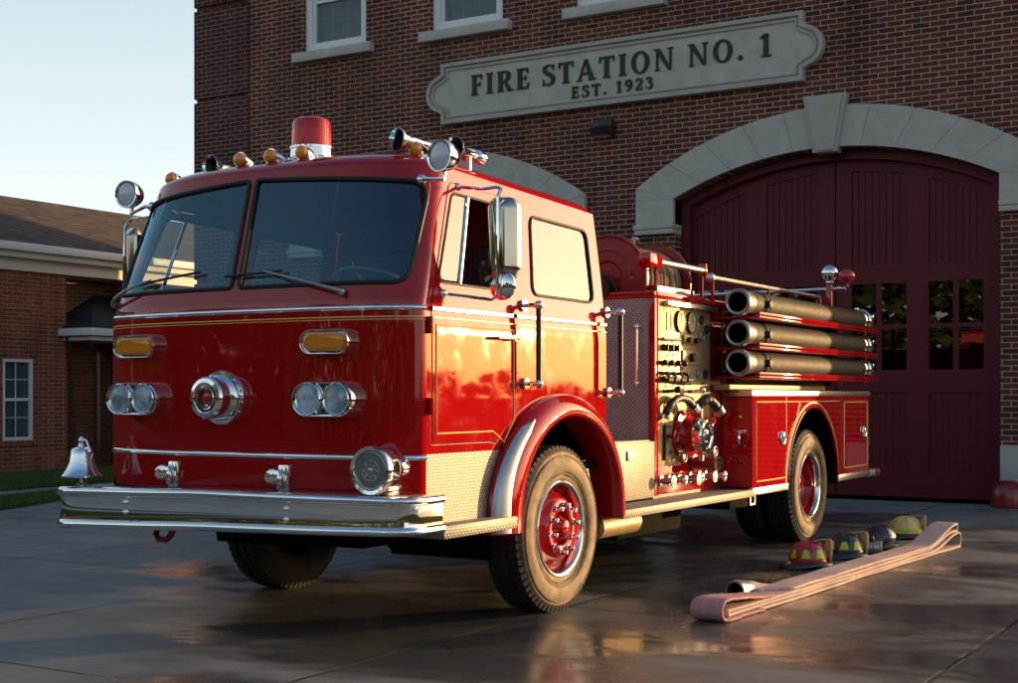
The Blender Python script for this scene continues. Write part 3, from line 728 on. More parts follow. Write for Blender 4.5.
# ------------------------------------------------------------------ the fire engine
fe = empty('fire_engine', (0, 2.4, 0), 'vintage red cab-over fire engine with chrome bumper parked on the wet apron', 'fire engine')
NX, MX = 3.2, 1.7
XC = .05
def lift(y, z): return .062 * min(1.15, tt(z)) * min(1., max(0., (.62 - y) / 1.9))
def tt(z): return (z - 1.80) / .73 if z > 1.80 else 0.
def rake(z): t = tt(z); return .34 * t
def half(z): t = max(0, (z - 1.70) / .83); return 1.2 - .10 * t ** 1.2 - .012 * max(0, (1.3 - z)) ** 2
def bow(z): return .235 + .14 * tt(z)
import bisect
_S = [0.]; _X = [0.]
_p = None
for i in range(1201):
    ph = PI / 2 * i / 1200; q = (1.2 * math.sin(ph) ** (2 / NX), -.235 * math.cos(ph) ** (2 / MX))
    if _p: _S.append(_S[-1] + math.dist(_p, q)); _X.append(q[0])
    _p = q
LA = _S[-1]
def a2x(a):
    s = abs(a)
    if s >= LA: return math.copysign(1.2, a)
    k = bisect.bisect(_S, s); t = (s - _S[k - 1]) / max(1e-9, _S[k] - _S[k - 1]); return math.copysign(lerp(_X[k - 1], _X[k], t), a)
def x2a(x):
    k = bisect.bisect(_X, min(abs(x), 1.19999)); t = (abs(x) - _X[k - 1]) / max(1e-9, _X[k] - _X[k - 1]); return math.copysign(lerp(_S[k - 1], _S[k], t), x)
def front(a, z):
    u = a2x(a) / 1.2; s = max(0., 1 - abs(u) ** NX) ** (1 / MX)
    over = max(0., abs(a) - LA)          # past the corner the sheet runs back along the side
    y = -1.45 + rake(z) + over - bow(z) * s
    return V((XC + u * (half(z) - XC), y, z + lift(y, z)))
def fr(x, z, off=0.):
    a = x2a((x - XC) * 1.2 / (1.2 - XC)); n = nrm(front, a, z, V((x * .4, -1, 0))); return front(a, z) + n * off
def side_s(sg):
    def f(y, z):
        wgt = max(0., (.62 - y) / 2.07) ** 1.5
        y2 = y + rake(z) * wgt
        return V((half(z) if sg > 0 else -(half(z) - 2 * XC), y2, z + lift(y2, z)))
    return f
SR = side_s(1); SLF = side_s(-1)
ZT = 2.52                               # top of the side, springing of the roof
# windshield openings (a, z)
def xa(pts): return [(x2a(x), z) for x, z in pts]
wl, wh = 1.915, 2.475
wsR = dens(rnd([(x2a(.030), wl), (x2a(1.125), wl), (x2a(1.165), wh - .045), (x2a(.030), wh + .01)], [.03, .09, .10, .03], 6))
wsL = [(-a, z) for a, z in wsR][::-1]
fo = dens(rect(-LA + .0005, LA - .0005, .80, ZT), .05)
cab = panel(front, fo, [wsR, wsL], .045, outf=lambda a, z: (a, -1, 0)).build('cab', M['red'], fe)
def line_on(f, pts, r, off, closed=True, outf=None, seg=6):
    P = [f(a, b) + nrm(f, a, b, V(outf(a, b)) if outf else V((1, 0, 0))) * off for a, b in pts]; m = MB(); m.tube(P, r, seg, closed); return m
of = lambda a, z: (a, -1, 0)
for hgl in (wsR, wsL):
    line_on(front, hgl, .013, .002, True, of, 8).build('windshield_seal', M['gasket'], cab)
    panel(front, hgl, [], .05, -.006, outf=of).build('windshield', M['screen'], cab)
# chrome and gold bands round the front
def band(z, h, mat, off, name, par):
    m = MB(); N = 90
    R = []
    for i in range(N + 1):
        a = lerp(-LA + .002, LA - .002, i / N); n = nrm(front, a, z, V((a, -1, 0))); n.z = 0; n.normalize(); p = front(a, z)
        R.append([p + V((0, 0, h * math.sin(b_))) + n * (off * math.cos(b_) - .002) for b_ in (math.radians(q_) for q_ in (-90, -60, -30, 0, 30, 60, 90))])
    m.rings(R, False); return m.build(name, mat, par)
band(1.790, .014, M['chrome'], .012, 'chrome_strip', cab); band(1.742, .005, M['gold'], .003, 'gold_stripe', cab); band(1.728, .003, M['gold'], .003, 'gold_stripe', cab)
band(1.00, .015, M['chrome'], .012, 'chrome_strip', cab)

# roof
def roof_out(th):
    # closed outline at ZT: th 0..1 front (left to right), right side, rear, left side
    pts = []
    return pts
RO = [front(lerp(-LA, LA, i / 60), ZT) for i in range(61)]
RO = [V((p.x - XC, p.y, 0)) for p in RO]
yr = .62
xr = half(ZT) - XC
RO += [V((xr, lerp(RO[60].y, yr - .06, i / 20), 0)) for i in range(1, 21)] + [V((xr - .06 + .06 * math.cos(t), yr - .06 + .06 * math.sin(t), 0)) for t in (PI / 2 * i / 6 for i in range(1, 7))]
RO += [V((lerp(xr - .06, -xr + .06, i / 20), yr, 0)) for i in range(1, 20)] + [V((-xr + .06 - .06 * math.sin(t), yr - .06 + .06 * math.cos(t), 0)) for t in (PI / 2 * i / 6 for i in range(0, 7))]
RO += [V((-xr, lerp(yr - .06, RO[0].y, i / 20), 0)) for i in range(1, 20)]
rc = V((0, -.42, 0)); m = MB(); R = []
for i in range(26):
    s = (i / 25) ** 1.8 * .97
    z = ZT + .155 * (1 - (1 - s) ** 3.2) ** .55
    R.append([V((XC + lerp(p.x, 0, s), lerp(p.y, rc.y, s), z + lift(lerp(p.y, rc.y, s), ZT))) for p in RO])
m.rings(R, True, False, True); roof = m.build('roof', M['red'], fe, 60)

ARC_C = (0., .58)                        # front wheel arch
def archcut(r, a0, a1, n=24): return arc(0., .58, r, r, a0, a1, n)
for sg, SF in ((1, SR), (-1, SLF)):
    out = lambda a, b: (sg, 0, 0); XL = 0 if sg > 0 else 2 * XC
    # door outline in (y, z)
    dr = [(-1.405, 1.065), (-.80, 1.065)] + [p for p in arc(0., .58, .80, .80, 146, 132, 5)] + [(-.525, 1.45), (-.525, 2.455), (-1.405, 2.455)]
    dr = dens(rnd(dr, [.02, .05] + [0] * 6 + [.02, .06, .05], 3), .05)
    so_ = dens([(-1.45, 1.02), (-.70, 1.02)] + arc(0., .58, .74, .74, 146, 30, 22) + [(.62, .90), (.62, ZT), (-1.45, ZT)], .05)
    rw = dens(rnd(rect(-.325, .475, 1.925, 2.39), .07, 6), .05)
    sp = panel(SF, so_, [dr, rw], .06, outf=out).build('cab_side', M['red'], fe)
    wv = dens(rnd([(-1.375, 1.925), (-.585, 1.925), (-.585, 2.40), (-1.355, 2.40)], [.06, .03, .04, .05], 5), .05)
    door = panel(SF, inset(dr, .005), [wv], .06, .004, outf=out).build('cab_door', M['red'], fe)
    line_on(SF, dr, .005, -.004, True, out).build('door_gap', M['gasket'], sp)
    line_on(SF, wv, .008, .003, True, out, 8).build('window_seal', M['red'] if False else M['gasket'], door)
    line_on(SF, rw, .009, .003, True, out, 8).build('window_seal', M['gasket'], sp)
    panel(SF, rw, [], .06, -.004, outf=out).build('side_window', M['sideglass'] if sg > 0 else M['glass'], sp)
    vent = dens(rnd([(-1.36, 1.94), (-1.165, 1.94), (-1.165, 2.39), (-1.34, 2.39)], [.05, .01, .01, .04], 4), .05)
    panel(SF, vent, [], .06, .002, outf=out).build('vent_window', M['sideglass'] if sg > 0 else M['glass'], door)
    m = line_on(SF, [(-1.155, 1.93), (-1.155, 2.15), (-1.155, 2.395)], .012, .004, False, out); m.build('vent_post', M['chrome'], door)
    gl = inset([(-1.39, 1.73)] + [(-1.39, 1.10), (-.80, 1.10)] + [p for p in arc(0., .58, .80, .80, 146, 132, 5)] + [(-.54, 1.46), (-.54, 1.73)], .025)
    line_on(SF, dens(gl, .05), .005, .005, True, out).build('gold_line', M['gold'], door)
    for z_, h_, mt, nm in ((1.790, .013, M['chrome'], 'chrome_strip'), (1.742, .004, M['gold'], 'gold_stripe')):
        for (ya, yb, par, oo) in ((-1.40, -.53, door, .009), (-.52, .615, sp, .006)):
            mm = MB(); R = []
            for i in range(25):
                y = lerp(ya, yb, i / 24); p = SF(y, z_) + V((sg * oo, 0, 0)); d_ = .008 if mt is M['chrome'] else .002
                R.append([p + V((0, 0, -h_)) - V((sg * .004, 0, 0)), p + V((sg * d_, 0, -h_ * .6)), p + V((sg * d_, 0, h_ * .6)), p + V((0, 0, h_)) - V((sg * .004, 0, 0))])
            mm.rings(R, False); mm.build(nm, mt, par)
    for z_ in (1.70, 1.27):
        m = MB(); p = SF(-1.43, z_); m.cyl(p + V((sg * .014, 0, -.045)), p + V((sg * .014, 0, .045)), .016, seg=12); m.build('hinge', M['red'], door)
    p = SF(-.61, 1.66) + V((sg * .05, 0, 0)); m = MB(); m.cyl(p + V((-sg * .05, 0, 0)), p, .018); m.tube([p + V((0, .02, .0)), p + V((sg * .005, -.08, 0)), p + V((-sg * .005, -.19, -.006))], [.014, .013, .009], 8); m.build('door_handle', M['chrome'], door)
    # grab rails: front one has red standoffs and a black grip, rear alike
    for (yg, zb, zt) in ((-.42, 1.385, 1.87), (.65, 1.335, 1.885)):
        m = MB(); xx = sg * 1.29 + XL; m.cyl((xx, yg, zb), (xx, yg, zt), .017, seg=12); g = m.build('grab_rail', M['black'], fe)
        for z_ in (zb + .012, zt - .012): m = MB(); m.cyl((sg * 1.15 + XL, yg - .02, z_), (xx + sg * .018, yg, z_), .014, seg=10); m.sphere((xx, yg, z_), .028, 12); m.cyl((sg * (half(z_) + .001) + XL, yg - .015, z_), (sg * (half(z_) + .02) + XL, yg - .015, z_), .034, seg=14); m.build('rail_bracket', M['chrome'], g)

# cab rear wall with a window, floor, interior
yb = .62; m = panel(lambda x, z: V((x, yb, z)), [(-1.1, .9), (1.2, .9), (1.2, 1.78), (1.10, ZT), (-1.0, ZT), (-1.1, 1.78)], [rnd(rect(-.85, .85, 1.95, 2.35), .06)], 0, out=(0, 1, 0)); m.n = None; m.build('cab_back', M['cabtrim'], fe)
MB().box(-.86, .86, .60, .606, 1.94, 2.36).build('rear_window', M['glass'], fe)
ins = MB(); ins.box(-1.08, 1.18, -1.42, .6, .86, .90); ins.build('cab_floor', M['under'], fe)
m = MB(); m.box(-.92, 1.0, -1.50, -1.2, 1.55, 1.80, .06); m.box(.35, .85, -1.45, -1.2, 1.78, 1.87, .04); m.build('dashboard', M['black'], fe)
m = MB(); m.box(-.45, .35, -1.2, .45, .9, 1.62, .1); m.build('engine_cover', M['seat'], fe)
for xs in (-.72, .72):
    m = MB(); m.box(xs - .26, xs + .26, -.75, -.25, 1.22, 1.40, .05); m.box(xs - .26, xs + .26, -.28, -.12, 1.36, 2.02, .06); m.box(xs - .2, xs + .2, -.7, -.3, .9, 1.22); m.build('seat', M['seat'], fe)
m = MB(); cc = V((.62, -1.12, 1.93)); axv = V((0, .45, .9)).normalized(); m.torus(cc, axv, .235, .016, 40, 10)
u, v, d = frame_of(axv)
for k in range(3):
    aa = 2 * PI * k / 3 + .5; m.cyl(cc - d * .04, cc + (u * math.cos(aa) + v * math.sin(aa)) * .23, .011, seg=8)
m.cyl(cc - d * .06, cc + d * .0, .045); m.cyl(cc - d * .5, cc - d * .05, .025); m.build('steering_wheel', M['bluewheel'], fe)

# lower cab: tread-plate sides, step, wheel wells, front apron underside
for sg in (1, -1):
    XL = 0 if sg > 0 else 2 * XC
    P = [(-1.45, .60), (-.84, .60), (-.80, .80), (-.72, 1.0), (-.70, 1.018), (-1.45, 1.018)]
    m = MB(); m.prism(P, lambda y, z: V((1.186 if sg > 0 else -1.086, y, z)), (sg * .012, 0, 0)); m.build('tread_plate_side', M['plate'], fe)
    m = MB(); x0, x1 = sorted((sg * 1.08 + XL, sg * 1.315 + XL)); m.box(x0, x1, -1.455, -.70, .575, .645, .008); m.build('front_step', M['plate'], fe)
    # fender
    prof = [(1.175, .742), (1.215, .757), (1.255, .75), (1.292, .715), (1.314, .675), (1.316, .645), (1.304, .624), (1.27, .617), (1.10, .617)]
    def fend(th, k):
        x, r = prof[k]; c_, s_ = math.cos(th), math.sin(th)
        sq = 1 + .13 * max(0, -c_) * (r - .617) / .13 + .03 * abs(math.sin(2 * th)) * (1 if c_ < 0 else .3)
        return V((sg * x + XL, c_ * r * sq, .58 + s_ * r))
    m = MB(); R = []; NT_ = 44
    for i in range(NT_ + 1):
        th = math.radians(lerp(-3, 183, i / NT_)); R.append([fend(th, k) for k in range(len(prof))])
    R.append([V((p.x, p.y, .56)) for p in R[-1]])
    R.insert(0, [V((p.x, p.y, .535)) for p in R[0]])
    m.rings(R, False); fd = m.build('front_fender', M['red'], fe, 50)
    m = MB(); R = []
    for i in range(27):
        th = math.radians(lerp(180, 124, i / 26)); t = smooth(min(1, (1 - i / 26) * 1.6)); t0 = 1 - t
        A = fend(th, 1); B = fend(th, 2); C_ = fend(th, 3); D_ = fend(th, 4); nn = V((sg * .25, -.8, .2)).normalized() if False else (V((sg * .4, math.cos(th), math.sin(th))).normalized())
        W5 = [A, B, C_, D_]
        def al(q): q *= 3; k_ = min(2, int(q)); return lerp(W5[k_], W5[k_ + 1], q - k_)
        lo, hi = .14 + .22 * (i / 26) ** 1.5 + .2 * max(0, i - 22) / 4, .80 - .14 * (i / 26) - .12 * max(0, i - 22) / 4; R.append([al(lo) + nn * .002, al(lo) + nn * .007, al(lerp(lo, hi, .33)) + nn * .008, al(lerp(lo, hi, .66)) + nn * .009, al(hi) + nn * .008, al(hi + .02) + nn * .001])
    R.insert(0, [p + V((0, 0, -.03)) for p in R[0]])
    m.rings(R, False); m.build('stone_guard', M['steel'], fd, 60)
    m = MB(); R = [[V((sg * x, .632 * math.cos(th), .58 + .632 * math.sin(th))) for x in (1.07, .35)] for th in (math.radians(lerp(-20, 200, i / 24)) for i in range(25))]
    m.rings(R, False); m.add([(sg * .36, -.64, .4), (sg * .36, .64, .4), (sg * .36, .64, 1.22), (sg * .36, -.64, 1.22)], [(0, 1, 2, 3)]); m.build('wheel_well', M['under'], fe)
m = MB(); m.box(-1.07, 1.17, -1.44, -.66, .70, .86); m.box(-.36, .36, -.66, .66, .7, .86); m.box(-1.0, 1.1, -1.56, -1.44, .78, .84); m.build('cab_underside', M['under'], fe)

# pods on the front
def pod(xc, zc, hw, hh, yf, name):
    m = MB(); S = stadium(xc, zc, hw, hh); S2 = stadium(xc, zc, hw * .97, hh * .95); R = []
    for (q, yy) in ((1.0, None), (1.0, yf + .03), (.985, yf + .004), (.95, yf - .006), (.90, yf - .004), (.87, yf + .012)):
        ring = []
        for p in S:
            x = xc + (p[0] - xc) * (1 - (1 - q) * hh / hw); z = zc + (p[1] - zc) * q
            y = yy if yy is not None else fr(x, z).y + .03
            ring.append(V((x, y, z)))
        R.append(ring)
    m.rings(R, True, False, True); return m.build(name, M['chrome'], fe, 40)
for s in (-1, 1):
    p = pod(.03 + s * .70, 1.308, .205, .094, -1.735, 'headlight_pod')
    for k in (-1, 1):
        c0 = V((.03 + s * .70 + k * .094, -1.737, 1.308)); m = MB(); m.lathe([(.088, .01), (.088, -.004), (.083, -.010), (.076, -.004), (.072, .004)], c0, (0, 1, 0), 32, False, False); bz = m.build('headlight_ring', M['chrome'], p)
        m = MB(); m.lathe([(.0, .008), (.03, .007), (.055, .004), (.074, -.002)], c0, (0, 1, 0), 32); hl_ = m.build('headlight', M['reflector'], p); m = MB(); m.lathe([(.0, -.020), (.035, -.017), (.06, -.011), (.074, -.003)], c0, (0, 1, 0), 32); m.build('headlight_glass', M['headglass'], p)
    p = pod(.03 + s * .70, 1.612, .165, .068, -1.72, 'indicator_pod')
    m = MB(); Sx = stadium(.03 + s * .70, 1.612, .138, .05); Sx2 = stadium(.03 + s * .70, 1.612, .12, .036)
    m.rings([[V((a, -1.70, b)) for a, b in Sx], [V((a, -1.727, b)) for a, b in Sx], [V((a, -1.738, b)) for a, b in Sx2]], True, False, True); m.build('indicator_lens', M['amber'], p)
# centre siren
c0 = V((-.015, -1.675, 1.315)); m = MB()
m.lathe([(.15, .02), (.155, -.01), (.148, -.028), (.125, -.030), (.118, -.038), (.128, -.048), (.118, -.058), (.112, -.062), (.112, -.10), (.118, -.105), (.118, -.135), (.108, -.150), (.085, -.155), (.080, -.146), (.064, -.146), (.060, -.152), (.050, -.152), (.046, -.12), (.0, -.12)], c0, (0, 1, 0), 40)
si = m.build('siren', M['chrome'], fe, 30)
m = MB(); m.sphere(c0 + V((0, -.122, 0)), .042, 20, (0, 1, 0), .5); m.build('siren_lamp', M['redlens'], si)
MB().box(-.127, .097, -1.836, -1.828, 1.310, 1.318).build('siren_bar', M['dred'], si)

# bumper
def bump_path(y0, d):
    pts = [(1.33, -1.49)] + arc(1.33 - .16, -1.70, .16, .13, 0, -80, 8)
    for i in range(13): x = lerp(1.17, 0, i / 12); pts.append((x, -1.835 - .045 * (1 - (x / 1.17) ** 2)))
    pts = [(p[0], p[1]) for p in pts]; pts = pts + [(-p[0], p[1]) for p in pts[::-1][1:]]; pts = [(XC * .8 + p[0] * (1 - XC * .8 / 1.33), p[1]) for p in pts]
    return pts
BP = bump_path(0, 0); m = MB(); R = []
prof = [(-.012, .595), (.008, .59), (.020, .602), (.022, .618), (.012, .634), (.002, .640), (.0, .66), (.0, .74), (.002, .765), (.012, .771), (.023, .786), (.022, .803), (.008, .815), (-.03, .818)]
for i, (x, y) in enumerate(BP):
    a = V(BP[max(i - 1, 0)]); b = V(BP[min(i + 1, len(BP) - 1)]); t = (b - a).normalized(); n = V((t.y, -t.x)) * -1
    n = V((-t.y, t.x)) if V((-t.y, t.x)).dot(V((x * .2, -1))) > 0 else V((t.y, -t.x))
    R.append([V((x + n.x * o_, y + n.y * o_, z_ + (.0 + .030 * (.81 - z_) / .21 if x > 0 else 0) * max(0, x) / 1.33 - (.030 + .018 * (.81 - z_) / .21) * max(0, -x) / 1.25)) for o_, z_ in prof])
m.rings(R, False); bu = m.build('front_bumper', M['chrome'], fe, 50)
m = MB(); P = [(x * .985, y + .02) for x, y in BP]; m.prism(P + [(-1.1, -1.47), (1.2, -1.47)], lambda x, y: V((x, y, .798 + .026 * min(0, x) / 1.25)), (0, 0, .010)); m.build('bumper_deck', M['plate'], bu)
for x in (-.58, .60):
    for z_ in (.68, .735): m = MB(); m.sphere((x, -1.872, z_ + .02 * min(0, x)), .014, 12); m.build('bumper_bolt', M['chrome'], bu)
for x in (-.42, .40):                     # hooks above the bumper
    yy = fr(x, .9).y; m = MB(); m.box(x + .0, x + .075, yy - .022, yy + .012, .80, .955, .01); m.box(x + .018, x + .058, yy - .06, yy - .023, .82, .90, .012)
    hk = m.build('tow_hook', M['chrome'], fe); m = MB(); m.lathe([(.02, -.026), (.04, -.02), (.045, .0), (.04, .02), (.02, .026)], (x - .012, yy - .05, .89), (.55, -.8, 0), 24); m.build('hook_roller', M['chrome'], hk)
m = MB(); m.tube([(-.47, -1.70, .62), (-.47, -1.74, .54), (-.44, -1.75, .51), (-.38, -1.75, .51), (-.35, -1.74, .54), (-.35, -1.70, .62)], .018, 10); m.build('tow_eye', M['dred'], fe)
# bell on the left of the bumper
c0 = V((-1.09, -1.73, .79)); m = MB(); m.lathe([(.03, 0), (.03, .01), (.014, .02), (.014, .10)], c0, (0, 0, 1), 16); be = m.build('bell_bracket', M['chrome'], fe)
m = MB(); z0_ = c0 + V((0, 0, .055)); m.lathe([(.105, 0), (.118, .0), (.119, .008), (.108, .020), (.092, .05), (.078, .09), (.070, .13), (.066, .152), (.055, .168), (.03, .176), (.0, .178)], z0_, (0, 0, 1), 40, False); m.lathe([(.105, .0), (.085, .04), (.065, .12), (.0, .15)], z0_, (0, 0, 1), 32, False); m.build('bell', M['chrome'], be)
m = MB(); m.lathe([(.016, .17), (.022, .185), (.016, .20), (.02, .215), (.012, .235), (.0, .24)], z0_, (0, 0, 1), 16); m.tube([z0_ + V((.0, 0, .225)), z0_ + V((.045, 0, .215)), z0_ + V((.075, 0, .15))], .007, 8); m.build('bell_finial', M['chrome'], be)
# siren speaker on the right of the bumper
c0 = V((1.09, -1.80, .945)); m = MB()
m.lathe([(.0, .012), (.098, .012), (.104, .0), (.122, -.004), (.128, .01), (.128, .03), (.120, .05), (.112, .11), (.10, .15), (.085, .165), (.075, .21), (.075, .25), (.06, .285), (.03, .30), (.0, .302)], c0, (0, 1, 0), 40)
sp = m.build('siren_speaker', M['chrome'], fe, 30)
m = MB()
for r in (.03, .052): m.torus(c0 + V((0, .010, 0)), (0, 1, 0), r, .003, 40, 6)
m.torus(c0 + V((0, .009, 0)), (0, 1, 0), .094, .004, 40, 6)
m.sphere(c0 + V((0, .01, 0)), .02, 14, (0, 1, 0), .5)
for k in range(8): aa = PI * k / 4; m.cyl(c0 + V((math.cos(aa) * .03, .009, math.sin(aa) * .03)), c0 + V((math.cos(aa) * .052, .009, math.sin(aa) * .052)), .004, seg=6)
m.build('speaker_emblem', M['steel'], sp); m = MB(); m.cyl(c0 + V((0, .008, 0)), c0 + V((0, .0115, 0)), .1, seg=36); m.build('speaker_grille', simple('speaker_mesh', (.17, .165, .15), .5, .3, .2, bump=.8, scale=30), sp)
MB().box(1.04, 1.14, -1.71, -1.60, .81, .86, .01).build('speaker_foot', M['chrome'], sp)

# roof lamps
def roofz(x, y):
    # walk the same dome as the roof sheet
    best = 0
    d = V((x - XC, y, 0)) - rc; L = d.length
    if L < 1e-6: return ZT + .155 + lift(y, ZT)
    ang = d.normalized(); far = 0
    for i in range(len(RO)):
        a = RO[i] - rc; b = RO[(i + 1) % len(RO)] - rc
        den = (b - a).x * ang.y - (b - a).y * ang.x
        if abs(den) < 1e-9: continue
        t = (a.y * ang.x - a.x * ang.y) / den
        q = a + (b - a) * t
        if -1e-6 <= t <= 1 + 1e-6 and q.dot(ang) > 0: far = q.length
    s = max(0, 1 - L / max(far, 1e-6)); return lift(y, ZT) + ZT + .155 * (1 - (1 - s) ** 3.2) ** .55
for x, y in ((-.90, -1.18), (-.20, -1.33), (.04, -1.34), (.265, -1.33), (.93, -1.16)):
    z = roofz(x, y) - .012; m = MB()
    m.lathe([(.052, 0), (.052, .012), (.045, .02)], (x, y + .05, z + .0), (0, 0, 1), 20, sx=1, sy=1.5)
    R = []
    for i in range(9):
        t = i / 8; r = .043 * math.sqrt(max(0, 1 - t ** 1.6)) + .004
        R.append([V((x + r * math.cos(aa), y - .005 + t * .14, z + .045 - t * .025 + r * math.sin(aa))) for aa in (2 * PI * j / 14 for j in range(14))])
    m.rings(R); b = m.build('marker_lamp', M['chrome'], roof)
    m = MB(); m.sphere((x, y - .010, z + .046), .040, 18, (0, 1, 0), .8); m.build('amber_lens', M['amber'], b)
x, y = .16, -1.12; z = roofz(x, y) - .03; m = MB()
m.lathe([(.135, 0), (.14, .01), (.14, .03), (.125, .04), (.122, .085), (.128, .09), (.128, .10), (.115, .107)], (x, y, z), (0, 0, 1), 36); b = m.build('beacon', M['chrome'], roof)
m = MB(); m.lathe([(.115, .10), (.115, .12), (.114, .19), (.111, .235), (.104, .257), (.088, .268), (.0, .272)], (x, y, z), (0, 0, 1), 36); m.build('beacon_dome', lens_mat('beacon_red', (.72, .0, .02), 55., .12, .55), b)
m = MB(); m.cyl((x, y, z + .13), (x, y, z + .2), .05, .045, 20); m.build('beacon_lamp', M['redlens'], b)
# air horns
def horn(p, d, L, R0, name='air_horn'):
    p = V(p); d = V(d).normalized(); m = MB()
    m.lathe([(R0 * .82, .05 * L), (R0, 0), (R0 * 1.04, .01 * L), (R0, .03 * L), (R0 * .62, .14 * L), (R0 * .42, .30 * L), (R0 * .33, .55 * L), (R0 * .28, .8 * L), (R0 * .3, .82 * L), (R0 * .62, .84 * L), (R0 * .66, .97 * L), (R0 * .4, 1.0 * L), (0, 1.0 * L)], p, d, 28, False)
    h = m.build(name, M['chrome'], roof)
    m = MB(); m.lathe([(R0 * .86, .05 * L), (R0 * .5, .16 * L), (0, .3 * L)], p, d, 24, False); m.build('horn_throat', M['black'], h)
    m = MB(); q = p + d * L * .55; m.cyl((q.x, q.y, q.z - .11), q, .012, seg=10); m.build('horn_foot', M['chrome'], h)
horn((.86, -1.25, roofz(.86, -1.2) + .075), (.22, 1, -.03), .62, .062)
horn((1.06, -.98, roofz(.98, -.9) + .065), (-.08, 1, -.03), .34, .062)
horn((-.55, -1.22, roofz(-.55, -1.2) + .035), (0, 1, 0), .3, .06)
# spotlights at both pillars, mirrors
for s in (1, -1):
    base = fr(1.13 if s > 0 else -1.04, 2.44, .0); c0 = V((1.225, -1.36, 2.60)) if s > 0 else V((-1.255, -1.22, 2.60))
    m = MB(); m.tube([base, base + V((s * .05, -.03, .0)), V((c0.x, c0.y + .04, c0.z - .12)), V((c0.x, c0.y + .05, c0.z - .06))], .012, 8); m.sphere(base + V((s * .01, -.01, 0)), .03, 12); br = m.build('spotlight_arm', M['chrome'], fe)
    d = V((-.15 * s if s > 0 else .1, -1, -.02)).normalized(); m = MB()
    m.lathe([(.075, -.006), (.086, -.010), (.088, .006), (.086, .03), (.078, .06), (.06, .095), (.035, .115), (.0, .12)], c0, -d, 32, False); sl_ = m.build('spotlight', M['chrome'], br)
    m = MB(); m.lathe([(.0, -.014), (.04, -.011), (.07, -.003), (.076, .002)], c0, -d, 28); m.build('spotlight_lens', M['lens'], br)
    # mirror
    mx = 1.42 if s > 0 else -1.33; my = -1.06 if s > 0 else -1.12; m = MB()
    W_ = .085; outl = rnd([(-W_, 2.01), (-W_ * .62, 1.955), (W_ * .62, 1.955), (W_, 2.01), (W_, 2.36), (W_ * .62, 2.405), (-W_ * .62, 2.405), (-W_, 2.36)], .02, 3)
    tilt = .35
    def mp(q, z, b): return V((mx + q * math.cos(tilt) * 1., my + s * q * math.sin(tilt) + b, z))
    R = [[mp(q, z, b) for q, z in (inset(outl, k))] for k, b in ((.0, .05), (.0, .02), (.004, .012), (.045, -.030), (.055, -.034))]
    m.rings(R); mr = m.build('mirror', M['mirror'], fe, 28)
    m = MB(); m.sphere((mx, my + .02, 1.925), .082, 24, (0, 1, 0), .45); m.build('convex_mirror', M['chrome'], mr)
    top = SR(-1.28, 2.44) if s > 0 else SLF(-1.28, 2.44); bot = SR(-1.30, 1.87) if s > 0 else SLF(-1.30, 1.87)
    m = MB(); m.tube([top, (mx - s * .10, my - .01, 2.455), (mx - s * .03, my, 2.46), (mx, my + .0, 2.45), (mx + s * .005, my - .04, 2.40), (mx + s * .005, my - .045, 2.2), (mx + s * .005, my - .045, 1.93), (mx, my - .02, 1.865), (mx - s * .06, my, 1.85), bot], .010, 8)
    m.sphere(top, .025, 10); m.sphere(bot, .025, 10); m.build('mirror_arm', M['chrome'], mr)
# wipers
for (piv, tip, b0, b1) in (((.80, 1.865), (.27, 1.985), (-.02, 1.972), (.40, 1.985)), ((-1.04, 1.865), (-.62, 1.975), (-.78, 1.955), (-.22, 2.005))):
    m = MB(); P = [fr(lerp(piv[0], tip[0], t), lerp(piv[1], tip[1], t), .035 + .02 * math.sin(PI * t)) for t in (i / 6 for i in range(7))]; m.tube(P, [.014, .011, .010, .009, .008, .007, .006], 8)
    m.sphere(fr(piv[0], piv[1], .025), .022, 12); wpr = m.build('wiper_arm', M['steel'], fe)
    m = MB(); P = [fr(lerp(b0[0], b1[0], t), lerp(b0[1], b1[1], t), .022) for t in (i / 8 for i in range(9))]; m.tube(P, .008, 6); m.build('wiper_blade', M['black'], wpr)

